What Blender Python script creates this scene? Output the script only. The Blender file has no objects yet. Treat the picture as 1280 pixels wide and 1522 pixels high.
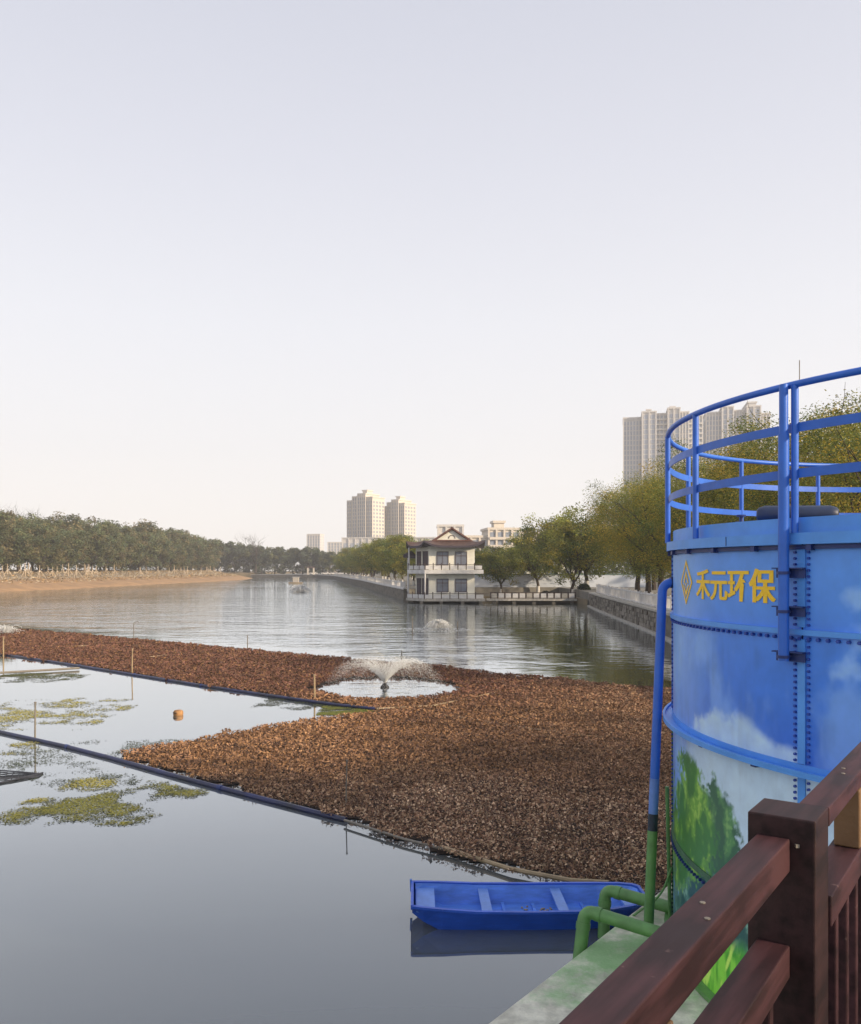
import bpy, bmesh, math, random
import numpy as np
from mathutils import Vector, Matrix, noise as mnoise

R = math.radians
random.seed(7); rng = np.random.default_rng(7)
SC = bpy.context.scene
COL = SC.collection

# ------------------------------------------------------------------ camera, sky, sun, exposure
EYE = 4.5; F = 1280.0; HZ = 846.0
cam_d = bpy.data.cameras.new('camera'); cam = bpy.data.objects.new('camera', cam_d); COL.objects.link(cam)
cam.location = (0, 0, EYE); cam.rotation_euler = (R(90), 0, 0)
cam_d.sensor_fit = 'HORIZONTAL'; cam_d.sensor_width = 36; cam_d.lens = 36
cam_d.shift_y = (HZ - 761) / 1280; cam_d.clip_start = 0.05; cam_d.clip_end = 5000
SC.camera = cam

SUN_AZ, SUN_EL = 119.0, 22.0          # degrees clockwise from the view direction, degrees above the horizon
w = bpy.data.worlds.new('World'); SC.world = w; w.use_nodes = True
nt = w.node_tree; N = nt.nodes; L = nt.links
bg = N['Background']
sky = N.new('ShaderNodeTexSky'); sky.sky_type = 'NISHITA'; sky.sun_disc = False
sky.sun_elevation = R(SUN_EL); sky.sun_rotation = R(SUN_AZ); sky.dust_density = 4.0; sky.air_density = 1.0
hs = N.new('ShaderNodeHueSaturation'); hs.inputs['Saturation'].default_value = 0.45
L.new(sky.outputs[0], hs.inputs['Color'])
tc = N.new('ShaderNodeTexCoord'); sp = N.new('ShaderNodeSeparateXYZ'); L.new(tc.outputs['Generated'], sp.inputs[0])
rp = N.new('ShaderNodeValToRGB'); L.new(sp.outputs['Z'], rp.inputs[0])
cr = rp.color_ramp; cr.elements[0].position = 0.0; cr.elements[0].color = (8.3, 7.8, 7.4, 1)
cr.elements[1].position = 1.0; cr.elements[1].color = (5.2, 5.4, 6.2, 1)
for p, c in ((0.05, (7.8, 7.5, 7.3)), (0.13, (7.05, 6.95, 7.05)), (0.27, (6.55, 6.6, 7.0)), (0.42, (5.7, 5.8, 6.45)), (0.56, (5.0, 5.15, 5.9))):
    e = cr.elements.new(p); e.color = (*c, 1)
mx = N.new('ShaderNodeMix'); mx.data_type = 'RGBA'; mx.inputs['Factor'].default_value = 0.82
L.new(hs.outputs[0], mx.inputs['A']); L.new(rp.outputs[0], mx.inputs['B'])
L.new(mx.outputs['Result'], bg.inputs['Color']); bg.inputs['Strength'].default_value = 0.1

sd = bpy.data.lights.new('sun', 'SUN'); sd.energy = 4.3; sd.angle = R(1.5); sd.color = (1.0, 0.80, 0.56)
sun = bpy.data.objects.new('sun', sd); COL.objects.link(sun)
_to = Vector((math.sin(R(SUN_AZ)) * math.cos(R(SUN_EL)), math.cos(R(SUN_AZ)) * math.cos(R(SUN_EL)), math.sin(R(SUN_EL))))
sun.rotation_euler = _to.to_track_quat('Z', 'Y').to_euler(); sun.location = (60, -30, 60)
SC.view_settings.view_transform = 'Standard'; SC.view_settings.look = 'None'
SC.view_settings.gamma = 1; SC.view_settings.exposure = 0.56; SC.view_settings.use_curve_mapping = False
SC.cycles.use_denoising = True; SC.cycles.max_bounces = 8; SC.cycles.transparent_max_bounces = 16
SC.cycles.volume_bounces = 2; SC.cycles.caustics_reflective = False; SC.cycles.caustics_refractive = False

# ------------------------------------------------------------------ helpers
def s2l(c):
    return tuple(((v / 255) / 12.92 if v / 255 <= 0.04045 else ((v / 255 + 0.055) / 1.055) ** 2.4) for v in c)

def G(x, y, z=0.0):                   # a plan position on the level z, read off the photograph
    Y = (EYE - z) * F / (y - HZ)
    return ((x - 640) / F * Y, Y)

def tag(o, label=None, cat=None, group=None, kind=None):
    if label: o['label'] = label
    if cat: o['category'] = cat
    if group: o['group'] = group
    if kind: o['kind'] = kind
    return o

def empty(name, loc=(0, 0, 0), rz=0.0):
    o = bpy.data.objects.new(name, None); COL.objects.link(o); o.location = loc; o.rotation_euler = (0, 0, rz)
    o.empty_display_size = 0.2
    return o

def ordinal(n):
    w_ = 'first second third fourth fifth sixth seventh eighth ninth tenth eleventh twelfth thirteenth fourteenth fifteenth sixteenth seventeenth eighteenth nineteenth twentieth'.split()
    if n <= 20: return w_[n - 1]
    t = {20: 'twenty', 30: 'thirty', 40: 'forty', 50: 'fifty', 60: 'sixty', 70: 'seventy', 80: 'eighty'}
    if n % 10 == 0: return {30: 'thirtieth', 40: 'fortieth', 50: 'fiftieth', 60: 'sixtieth', 70: 'seventieth', 80: 'eightieth'}[n]
    return t[n // 10 * 10] + '-' + w_[n % 10 - 1]

class MB:
    """collects shapes; build() links them as one mesh object"""
    def __init__(s, origin=(0, 0, 0)):
        s.v = []; s.f = []; s.o = Vector(origin)
    def add(s, vs, fs):
        b = len(s.v); s.v += [tuple(Vector(p) - s.o) for p in vs]; s.f += [tuple(b + i for i in q) for q in fs]; return s
    def box(s, x0, x1, y0, y1, z0, z1):
        return s.add([(x0,y0,z0),(x1,y0,z0),(x1,y1,z0),(x0,y1,z0),(x0,y0,z1),(x1,y0,z1),(x1,y1,z1),(x0,y1,z1)],
                     [(0,3,2,1),(4,5,6,7),(0,1,5,4),(1,2,6,5),(2,3,7,6),(3,0,4,7)])
    def bar(s, a, b, wdt, hgt, up=(0, 0, 1)):           # a box from a to b, section wdt x hgt
        a = Vector(a); b = Vector(b); d = (b - a).normalized(); u = Vector(up)
        sd_ = d.cross(u)
        if sd_.length < 1e-4: sd_ = d.cross(Vector((0, 1, 0)))
        sd_.normalize(); u = sd_.cross(d); q = []
        for p in (a, b):
            for i, j in ((-1,-1),(1,-1),(1,1),(-1,1)):
                q.append(p + sd_ * (i * wdt / 2) + u * (j * hgt / 2))
        return s.add(q, [(0,1,2,3),(7,6,5,4),(0,4,5,1),(1,5,6,2),(2,6,7,3),(3,7,4,0)])
    def tube(s, pts, rad, n=8, caps=True):
        pts = [Vector(p) for p in pts]; m = len(pts)
        rs = rad if isinstance(rad, (list, tuple)) else [rad] * m
        b = []; last = None
        for i, p in enumerate(pts):
            d = (pts[min(i + 1, m - 1)] - pts[max(i - 1, 0)]).normalized()
            if last is None:
                h = Vector((0, 0, 1)) if abs(d.z) < 0.9 else Vector((1, 0, 0))
                a1 = d.cross(h).normalized()
            else:
                a1 = (last - d * last.dot(d)).normalized()
            last = a1; a2 = d.cross(a1)
            for k in range(n):
                t = 2 * math.pi * k / n
                b.append(p + (a1 * math.cos(t) + a2 * math.sin(t)) * rs[i])
        fs = [(i*n+k, i*n+(k+1) % n, (i+1)*n+(k+1) % n, (i+1)*n+k) for i in range(m - 1) for k in range(n)]
        if caps: fs += [tuple(range(n - 1, -1, -1)), tuple((m - 1) * n + k for k in range(n))]
        return s.add(b, fs)
    def prism(s, poly, z0, z1):
        n = len(poly)
        return s.add([(x, y, z0) for x, y in poly] + [(x, y, z1) for x, y in poly],
                     [tuple(range(n - 1, -1, -1)), tuple(range(n, 2 * n))] + [(i, (i+1) % n, n+(i+1) % n, n+i) for i in range(n)])
    def lathe(s, c, prof, n=16):
        b = []
        for r_, z in prof:
            for k in range(n):
                t = 2 * math.pi * k / n; b.append((c[0] + r_ * math.cos(t), c[1] + r_ * math.sin(t), c[2] + z))
        m = len(prof)
        return s.add(b, [(i*n+k, i*n+(k+1) % n, (i+1)*n+(k+1) % n, (i+1)*n+k) for i in range(m-1) for k in range(n)]
                     + [tuple(range(n - 1, -1, -1)), tuple((m - 1) * n + k for k in range(n))])
    def build(s, name, material, parent=None, smooth=False, bevel=0.0, **tags):
        me = bpy.data.meshes.new(name); me.from_pydata(s.v, [], s.f)
        if smooth: me.shade_smooth()
        me.materials.append(material)
        o = bpy.data.objects.new(name, me); COL.objects.link(o)
        if parent: o.parent = parent
        else: o.location = s.o
        if bevel:
            md = o.modifiers.new('bevel', 'BEVEL'); md.width = bevel; md.segments = 2; md.limit_method = 'ANGLE'
        elif smooth:
            try: me.set_sharp_from_angle(angle=R(40))
            except Exception: pass
        return tag(o, **tags)

def np_mesh(name, V, Q, C=None, material=None, parent=None, smooth=False):
    me = bpy.data.meshes.new(name); k = Q.shape[1]
    me.vertices.add(len(V)); me.vertices.foreach_set('co', np.asarray(V, np.float32).ravel())
    me.loops.add(Q.size); me.loops.foreach_set('vertex_index', Q.astype(np.int32).ravel())
    me.polygons.add(len(Q)); me.polygons.foreach_set('loop_start', np.arange(0, Q.size, k, dtype=np.int32))
    me.polygons.foreach_set('loop_total', np.full(len(Q), k, np.int32))
    if smooth: me.polygons.foreach_set('use_smooth', np.ones(len(Q), bool))
    me.update(calc_edges=True)
    if C is not None:
        a = me.color_attributes.new('tint', 'FLOAT_COLOR', 'POINT')
        a.data.foreach_set('color', np.hstack([C, np.ones((len(C), 1))]).astype(np.float32).ravel())
    if material: me.materials.append(material)
    o = bpy.data.objects.new(name, me); COL.objects.link(o)
    if parent: o.parent = parent
    return o

def vnoise(P, f, seed=0.0):
    """cheap smooth value noise for numpy points"""
    Pq = P * f + seed; i = np.floor(Pq).astype(np.int64); t = Pq - i; t = t * t * (3 - 2 * t)
    def h(a, b): 
        v = np.sin(a * 127.1 + b * 311.7 + seed * 17.3) * 43758.5453; return v - np.floor(v)
    x, y = i[:, 0], i[:, 1]
    return (h(x, y) * (1 - t[:, 0]) + h(x + 1, y) * t[:, 0]) * (1 - t[:, 1]) + (h(x, y + 1) * (1 - t[:, 0]) + h(x + 1, y + 1) * t[:, 0]) * t[:, 1]
def fbm(P, f, seed=0.0, o=4):
    return sum(vnoise(P, f * 2 ** k, seed + k * 3.1) * .5 ** k for k in range(o)) / sum(.5 ** k for k in range(o))

def copy_tree(o, parent=None):
    c = o.copy(); COL.objects.link(c); c.parent = parent
    for ch in o.children: copy_tree(ch, c)
    return c

# ------------------------------------------------------------------ materials
def mat(name, col, rough=0.6, nscale=0, namt=0.25, bump=0, bscale=None, col2=None, metal=0.0, attr=False, trans=0.0, stretch=None, spec=0.5, detail=6):
    m = bpy.data.materials.new(name); m.use_nodes = True
    n = m.node_tree.nodes; l = m.node_tree.links; b = n['Principled BSDF']
    b.inputs['Roughness'].default_value = rough; b.inputs['Metallic'].default_value = metal
    b.inputs['Specular IOR Level'].default_value = spec
    b.inputs['Base Color'].default_value = (*col, 1)
    csock = None
    if attr:
        a = n.new('ShaderNodeAttribute'); a.attribute_name = 'tint'; csock = a.outputs['Color']
    if nscale or bump:
        t = n.new('ShaderNodeTexCoord'); src = t.outputs['Object']
        if stretch:
            mp = n.new('ShaderNodeMapping'); mp.inputs['Scale'].default_value = stretch; l.new(src, mp.inputs[0]); src = mp.outputs[0]
    if nscale:
        nz = n.new('ShaderNodeTexNoise'); nz.inputs['Scale'].default_value = nscale; nz.inputs['Detail'].default_value = detail
        nz.inputs['Roughness'].default_value = 0.62
        l.new(src, nz.inputs['Vector'])
        r_ = n.new('ShaderNodeValToRGB'); l.new(nz.outputs['Fac'], r_.inputs[0])
        r_.color_ramp.elements[0].position = 0.33; r_.color_ramp.elements[1].position = 0.68
        if attr:
            r_.color_ramp.elements[0].color = (1 - namt,) * 3 + (1,); r_.color_ramp.elements[1].color = (1 + namt,) * 3 + (1,)
            mm = n.new('ShaderNodeMix'); mm.data_type = 'RGBA'; mm.blend_type = 'MULTIPLY'; mm.inputs['Factor'].default_value = 1
            l.new(csock, mm.inputs['A']); l.new(r_.outputs[0], mm.inputs['B']); csock = mm.outputs['Result']
        else:
            c2 = col2 or tuple(v * (1 - namt) for v in col)
            r_.color_ramp.elements[0].color = (*c2, 1); r_.color_ramp.elements[1].color = (*(col if col2 else tuple(min(1, v * (1 + namt * .6)) for v in col)), 1)
            csock = r_.outputs[0]
    if csock: l.new(csock, b.inputs['Base Color'])
    if bump:
        bz = n.new('ShaderNodeTexNoise'); bz.inputs['Scale'].default_value = bscale or nscale * 2 or 20; bz.inputs['Detail'].default_value = 5
        l.new(src, bz.inputs['Vector'])
        bp = n.new('ShaderNodeBump'); bp.inputs['Strength'].default_value = bump; bp.inputs['Distance'].default_value = 0.02
        l.new(bz.outputs['Fac'], bp.inputs['Height']); l.new(bp.outputs[0], b.inputs['Normal'])
    if trans:
        tr = n.new('ShaderNodeBsdfTranslucent'); ms = n.new('ShaderNodeMixShader'); ms.inputs[0].default_value = trans
        if csock: l.new(csock, tr.inputs['Color'])
        else: tr.inputs['Color'].default_value = (*col, 1)
        l.new(b.outputs[0], ms.inputs[1]); l.new(tr.outputs[0], ms.inputs[2]); l.new(ms.outputs[0], n['Material Output'].inputs['Surface'])
    return m

M = {}
M['earth'] = mat('earth', (0.20, 0.16, 0.10), 0.95, 0.15, 0.35)
M['bank'] = mat('bank_soil', (0.36, 0.22, 0.11), 0.95, 0.25, 0.3, col2=(0.22, 0.14, 0.075))
M['drygrass'] = mat('dry_grass', (0.36, 0.30, 0.22), 0.95, 0.6, 0.4, col2=(0.17, 0.13, 0.09))
M['propwood'] = mat('prop_wood', (0.46, 0.37, 0.27), 0.8, 3, .3)
M['paving'] = mat('paving', (0.20, 0.19, 0.17), 0.9, 0.4, 0.25)
M['concrete'] = mat('pale_concrete', (0.42, 0.40, 0.36), 0.9, 3.0, 0.3, 0.3, 30)
M['stone'] = mat('quay_stone', (0.16, 0.145, 0.12), 0.95, 0.7, 0.5, 0.8, 2.5, stretch=(1, 1, 2.5))
M['white'] = mat('white_paint', (0.62, 0.61, 0.60), 0.7, 1.2, 0.2)
M['cream'] = mat('cream_render', (0.74, 0.73, 0.65), 0.85, 0.9, 0.14)
M['darkpost'] = mat('dark_post', (0.05, 0.035, 0.035), 0.7)
M['rooftile'] = mat('roof_tile', (0.085, 0.050, 0.044), 0.7, 1.5, 0.35)
M['roofridge'] = mat('roof_ridge', (0.13, 0.06, 0.05), 0.75, 1.5, 0.3)
M['eave'] = mat('eave_dark', (0.05, 0.04, 0.055), 0.7)
M['frame'] = mat('window_frame', (0.07, 0.05, 0.055), 0.6)
M['pane'] = mat('window_pane', (0.16, 0.18, 0.23), 0.12, 0.7, 0.25)
M['blue'] = mat('blue_paint', s2l((42, 102, 200)), 0.42, 3.0, 0.16, 0.12, 9)
M['bluedark'] = mat('dark_blue_paint', s2l((26, 50, 112)), 0.45, 4.0, 0.25)
M['bluelight'] = mat('light_blue_paint', s2l((86, 154, 234)), 0.42, 2.5, 0.14, 0.1, 9)
M['mural'] = mat('mural_paint', (0.3, 0.4, 0.6), 0.36, 5.0, 0.07, 0.06, 7, attr=True)
M['gold'] = mat('gold_lettering', s2l((255, 206, 40)), 0.5, 30.0, 0.08)
M['bolt'] = mat('bolt_blue', s2l((38, 70, 158)), 0.5)
M['boat'] = mat('boat_blue', s2l((42, 92, 204)), 0.45, 5.0, 0.22, 0.2, 14, stretch=(0.4, 2, 2))
M['boatin'] = mat('boat_inside_blue', s2l((86, 136, 228)), 0.5, 6.0, 0.3, 0.15, 14, stretch=(0.4, 2, 2))
M['boatseat'] = mat('boat_seat_blue', s2l((104, 144, 220)), 0.5, 7.0, 0.16)
M['pipegreen'] = mat('green_pipe', s2l((94, 142, 80)), 0.45, 4.0, 0.3, 0.1, 16)
def wood_paint(name, col, scuff):
    m = mat(name, col, 0.55, 0, spec=0.3); n = m.node_tree.nodes; l = m.node_tree.links; b = n['Principled BSDF']
    tc = n.new('ShaderNodeTexCoord'); mp = n.new('ShaderNodeMapping'); mp.inputs['Rotation'].default_value = (0, 0, R(35)); l.new(tc.outputs['Object'], mp.inputs[0])
    m2 = n.new('ShaderNodeMapping'); m2.inputs['Scale'].default_value = (45, 4, 45); l.new(mp.outputs[0], m2.inputs[0])
    g = n.new('ShaderNodeTexNoise'); g.inputs['Scale'].default_value = 1; g.inputs['Detail'].default_value = 6; l.new(m2.outputs[0], g.inputs['Vector'])
    f = n.new('ShaderNodeTexNoise'); f.inputs['Scale'].default_value = 5; f.inputs['Detail'].default_value = 4; l.new(mp.outputs[0], f.inputs['Vector'])
    ad = n.new('ShaderNodeMath'); l.new(g.outputs['Fac'], ad.inputs[0]); l.new(f.outputs['Fac'], ad.inputs[1])
    r_ = n.new('ShaderNodeMapRange'); r_.inputs['From Min'].default_value = .84; r_.inputs['From Max'].default_value = 1.16; l.new(ad.outputs[0], r_.inputs['Value'])
    c1 = n.new('ShaderNodeMix'); c1.data_type = 'RGBA'; c1.inputs['A'].default_value = (*[v * .5 for v in col], 1); c1.inputs['B'].default_value = (*[v * 1.45 for v in col], 1); l.new(r_.outputs[0], c1.inputs['Factor'])
    z = n.new('ShaderNodeTexNoise'); z.inputs['Scale'].default_value = 26; z.inputs['Detail'].default_value = 3; l.new(mp.outputs[0], z.inputs['Vector'])
    q = n.new('ShaderNodeMapRange'); q.interpolation_type = 'SMOOTHSTEP'; q.inputs['From Min'].default_value = scuff; q.inputs['From Max'].default_value = scuff + .05; q.inputs['To Max'].default_value = .5; l.new(z.outputs['Fac'], q.inputs['Value'])
    c2 = n.new('ShaderNodeMix'); c2.data_type = 'RGBA'; c2.inputs['B'].default_value = (.20, .13, .12, 1); l.new(c1.outputs['Result'], c2.inputs['A']); l.new(q.outputs[0], c2.inputs['Factor'])
    l.new(c2.outputs['Result'], b.inputs['Base Color'])
    bp = n.new('ShaderNodeBump'); bp.inputs['Strength'].default_value = .22; bp.inputs['Distance'].default_value = .004; l.new(g.outputs['Fac'], bp.inputs['Height']); l.new(bp.outputs[0], b.inputs['Normal'])
    rr = n.new('ShaderNodeMapRange'); rr.inputs['To Min'].default_value = .46; rr.inputs['To Max'].default_value = .72; l.new(f.outputs['Fac'], rr.inputs['Value']); l.new(rr.outputs[0], b.inputs['Roughness'])
    return m
M['wood'] = wood_paint('oxblood_wood', (0.041, 0.0165, 0.0195), .715)
M['woodpost'] = wood_paint('shaded_post_wood', (0.024, 0.0105, 0.0110), .76)  # railing wood darkened for the posts: their shade is put into the colour
M['woodraw'] = mat('raw_wood', (0.16, 0.09, 0.042), 0.6, 6.0, 0.3, 0.2, 30)
M['bark'] = mat('bark', (0.055, 0.042, 0.034), 0.95, 3.0, 0.4)
M['limewash'] = mat('limewashed_bark', (0.55, 0.54, 0.52), 0.9, 3.0, 0.2)
M['leaf'] = mat('foliage', (0.1, 0.1, 0.04), 0.75, attr=True, trans=0.35, spec=0.25)
M['dead'] = mat('withered_leaf', (0.15, 0.08, 0.05), 0.85, attr=True, trans=0.12, spec=0.2)
M['matbase'] = mat('leaf_litter', (0.035, 0.02, 0.014), 0.95, 6.0, 0.5)
M['algae'] = mat('floating_algae', (0.2, 0.2, 0.05), 0.7, attr=True, trans=0.1, spec=0.3)
M['boom'] = mat('boom_pipe', s2l((14, 19, 40)), 0.34, 1.2, 0.4, col2=s2l((26, 36, 90)))
M['bamboo'] = mat('bamboo', (0.36, 0.27, 0.16), 0.7, 8.0, 0.25)
M['stake'] = mat('grey_stake', (0.20, 0.18, 0.15), 0.7, 8.0, 0.25)
M['foam'] = mat('orange_foam', (0.36, 0.19, 0.075), 0.7, 7.0, 0.4)
M['black'] = mat('black_rubber', (0.015, 0.016, 0.02), 0.5)
M['cylinder'] = mat('dark_navy_metal', s2l((36, 50, 78)), 0.45, 3.0, 0.3)
M['drop'] = mat('water_drops', (0.97, 0.98, 0.98), 0.5, trans=0.5)
M['tower'] = mat('tower_cladding', (0.56, 0.51, 0.45), 0.85, 0.05, 0.06)
M['towerb'] = mat('tower_pale_cladding', (0.56, 0.54, 0.52), 0.85, 0.05, 0.06)
M['glassfar'] = mat('far_window', (0.22, 0.25, 0.31), 0.3)
M['glasspale'] = mat('pale_far_window', (0.34, 0.37, 0.43), 0.3)
M['net'] = mat('dark_net', (0.035, 0.04, 0.055), 0.8)

def water_material():
    m = bpy.data.materials.new('lake_water'); m.use_nodes = True
    n = m.node_tree.nodes; l = m.node_tree.links; n.remove(n['Principled BSDF'])
    tc = n.new('ShaderNodeTexCoord')
    # ripples grow beyond the floating plant beds; the enclosed water near the deck lies still
    dp = n.new('ShaderNodeVectorMath'); dp.operation = 'DOT_PRODUCT'; dp.inputs[1].default_value = (0.7952, 1.0, 0.0)
    l.new(tc.outputs['Object'], dp.inputs[0])
    mr = n.new('ShaderNodeMapRange'); mr.interpolation_type = 'SMOOTHSTEP'
    mr.inputs['From Min'].default_value = 37.5; mr.inputs['From Max'].default_value = 48
    mr.inputs['To Min'].default_value = 0.02; mr.inputs['To Max'].default_value = 1.0
    l.new(dp.outputs['Value'], mr.inputs['Value'])
    pd = n.new('ShaderNodeVectorMath'); pd.operation = 'DISTANCE'; pd.inputs[1].default_value = (-1.74, 32.73, 0); l.new(tc.outputs['Object'], pd.inputs[0])
    pm = n.new('ShaderNodeMapRange'); pm.interpolation_type = 'SMOOTHSTEP'; pm.inputs['From Min'].default_value = 4.0; pm.inputs['From Max'].default_value = 1.0
    pm.inputs['To Min'].default_value = 0.0; pm.inputs['To Max'].default_value = 0.55; l.new(pd.outputs['Value'], pm.inputs['Value'])
    mxx = n.new('ShaderNodeMath'); mxx.operation = 'MAXIMUM'; l.new(mr.outputs[0], mxx.inputs[0]); l.new(pm.outputs[0], mxx.inputs[1]); mr = mxx
    hs = []
    for sc_, k in ((0.28, 1.5), (0.9, 0.7), (2.6, 0.3)):
        mp = n.new('ShaderNodeMapping'); mp.inputs['Scale'].default_value = (0.55 * sc_, sc_, sc_); mp.inputs['Rotation'].default_value = (0, 0, 0.35)
        l.new(tc.outputs['Object'], mp.inputs[0])
        z = n.new('ShaderNodeTexNoise'); z.inputs['Scale'].default_value = 1.0; z.inputs['Detail'].default_value = 3; l.new(mp.outputs[0], z.inputs['Vector'])
        mu = n.new('ShaderNodeMath'); mu.operation = 'MULTIPLY'; mu.inputs[1].default_value = k; l.new(z.outputs['Fac'], mu.inputs[0]); hs.append(mu)
    ad0 = n.new('ShaderNodeMath'); l.new(hs[0].outputs[0], ad0.inputs[0]); l.new(hs[1].outputs[0], ad0.inputs[1])
    ad = n.new('ShaderNodeMath'); l.new(ad0.outputs[0], ad.inputs[0]); l.new(hs[2].outputs[0], ad.inputs[1])
    ptch = n.new('ShaderNodeTexNoise'); ptch.inputs['Scale'].default_value = 0.035; ptch.inputs['Detail'].default_value = 2; l.new(tc.outputs['Object'], ptch.inputs['Vector'])
    pr = n.new('ShaderNodeMapRange'); pr.inputs['From Min'].default_value = 0.3; pr.inputs['From Max'].default_value = 0.7; pr.inputs['To Min'].default_value = 0.35; pr.inputs['To Max'].default_value = 1.1
    l.new(ptch.outputs['Fac'], pr.inputs['Value'])
    ml = n.new('ShaderNodeMath'); ml.operation = 'MULTIPLY'; l.new(mr.outputs[0], ml.inputs[0]); l.new(pr.outputs[0], ml.inputs[1])
    sx = n.new('ShaderNodeSeparateXYZ'); l.new(tc.outputs['Object'], sx.inputs[0])
    sh = n.new('ShaderNodeMapRange'); sh.interpolation_type = 'SMOOTHSTEP'; sh.inputs['From Min'].default_value = -2.0; sh.inputs['From Max'].default_value = 9.0
    sh.inputs['To Min'].default_value = 1.0; sh.inputs['To Max'].default_value = 0.30; l.new(sx.outputs['X'], sh.inputs['Value'])
    m5 = n.new('ShaderNodeMath'); m5.operation = 'MULTIPLY'; l.new(ml.outputs[0], m5.inputs[0]); l.new(sh.outputs[0], m5.inputs[1]); ml = m5      # lee of the quay trees
    st = n.new('ShaderNodeMath'); st.operation = 'MULTIPLY'; st.inputs[1].default_value = 0.78; l.new(ml.outputs[0], st.inputs[0])
    bp = n.new('ShaderNodeBump'); bp.inputs['Distance'].default_value = 0.16
    l.new(st.outputs[0], bp.inputs['Strength']); l.new(ad.outputs[0], bp.inputs['Height'])
    lw = n.new('ShaderNodeLayerWeight'); lw.inputs['Blend'].default_value = 0.5
    l.new(bp.outputs[0], lw.inputs['Normal'])
    rp = n.new('ShaderNodeValToRGB'); l.new(lw.outputs['Facing'], rp.inputs[0]); e = rp.color_ramp.elements
    e[0].position = 0.0; e[0].color = (0.03,) * 3 + (1,); e[1].position = 1.0; e[1].color = (1, 1, 1, 1)
    for p, v in ((0.45, 0.15), (0.53, 0.21), (0.62, 0.30), (0.71, 0.44), (0.80, 0.66), (0.90, 0.85)):
        q = rp.color_ramp.elements.new(p); q.color = (v, v, v, 1)
    df = n.new('ShaderNodeBsdfDiffuse'); df.inputs['Color'].default_value = (0.084, 0.096, 0.100, 1)
    gl = n.new('ShaderNodeBsdfGlossy'); gl.inputs['Roughness'].default_value = 0.03; gl.inputs['Color'].default_value = (0.92, 0.96, 0.99, 1)
    l.new(bp.outputs[0], gl.inputs['Normal'])
    ms = n.new('ShaderNodeMixShader'); l.new(rp.outputs[0], ms.inputs[0]); l.new(df.outputs[0], ms.inputs[1]); l.new(gl.outputs[0], ms.inputs[2])
    l.new(ms.outputs[0], n['Material Output'].inputs['Surface'])
    return m
M['water'] = water_material()

# ------------------------------------------------------------------ terrain, water, quay
XMIN, XMAX, YMIN, YMAX = -620.0, 620.0, -40.0, 1000.0
MB().box(XMIN, XMAX, YMIN, YMAX, -1.2, -0.6).build('ground', M['earth'], kind='structure', label='lake bed and soil under everything')
MB().add([(-260, -35, 0), (60, -35, 0), (60, 520, 0), (-260, 520, 0)], [(0, 1, 2, 3)]).build('water', M['water'], kind='structure', label='grey green lake, still near the deck and rippled farther out')

QUAY = [(12.2, 20.6), (16.0, 58.0), (18.7, 93.0), (19.8, 105.0)]           # the stone quay on the right
PROM = [(-3.5, 126.0), (-8.5, 160.0), (-17.0, 221.0), (-27.5, 288.0), (-42.0, 380.0), (-58.0, 446.0), (-96.0, 462.0)]
land = QUAY + [(20.6, 138.0), (6.0, 138.0), (-2.5, 127.0)] + PROM + [(-96, 900), (600, 900), (600, 20.6)]
MB().prism(land, -0.55, 1.62).build('quay_ground', M['paving'], kind='structure', label='paved quay and promenade behind the stone wall')
MB().prism([(19.7, 108), (20.55, 137.9), (6.1, 137.9), (-2.4, 126.9), (-2.4, 121.2), (9.0, 121.2), (9.0, 114.4), (19.2, 114.4)], -.55, .7).build('garden_ground', M['earth'], kind='structure', label='low garden strip between terrace and mural wall')
# left bank: sloping soil in cross sections along the shore
shore = [(-128, 20), (-108, 90), (-92, 140), (-84.5, 169), (-81.5, 192), (-82, 240), (-78, 320), (-80, 380), (-88, 430), (-97, 462)]
prof = [(0.0, -0.5), (0.8, 0.05), (5, 0.7), (9, 1.7), (13, 2.1), (20, 3.4), (34, 4.3), (420, 4.4)]
V = []; Fq = []
for i, (sx, sy) in enumerate(shore):
    for j, (d, z) in enumerate(prof):
        V.append((sx - d, sy + (0.35 * min(d, 60)), z + (random.uniform(-.12, .12) if 2 <= j <= 5 else 0)))
n_ = len(prof)
for i in range(len(shore) - 1):
    for j in range(n_ - 1):
        Fq.append((i * n_ + j, i * n_ + j + 1, (i + 1) * n_ + j + 1, (i + 1) * n_ + j))
MB().add(V, [f for i_, f in enumerate(Fq) if i_ % (n_ - 1) < 4]).build('bank', M['bank'], smooth=True, kind='structure', label='ochre earth bank sloping into the lake')
MB().add(V, [f for i_, f in enumerate(Fq) if i_ % (n_ - 1) >= 4]).build('upper_bank', M['drygrass'], smooth=True, kind='structure', label='pale dry slope under the bank trees')
MB().prism([(-97, 470), (-97, 900), (-500, 900), (-500, 470)], -0.5, 2.6).build('far_land', M['earth'], kind='structure', label='flat land behind the far shore')

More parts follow.
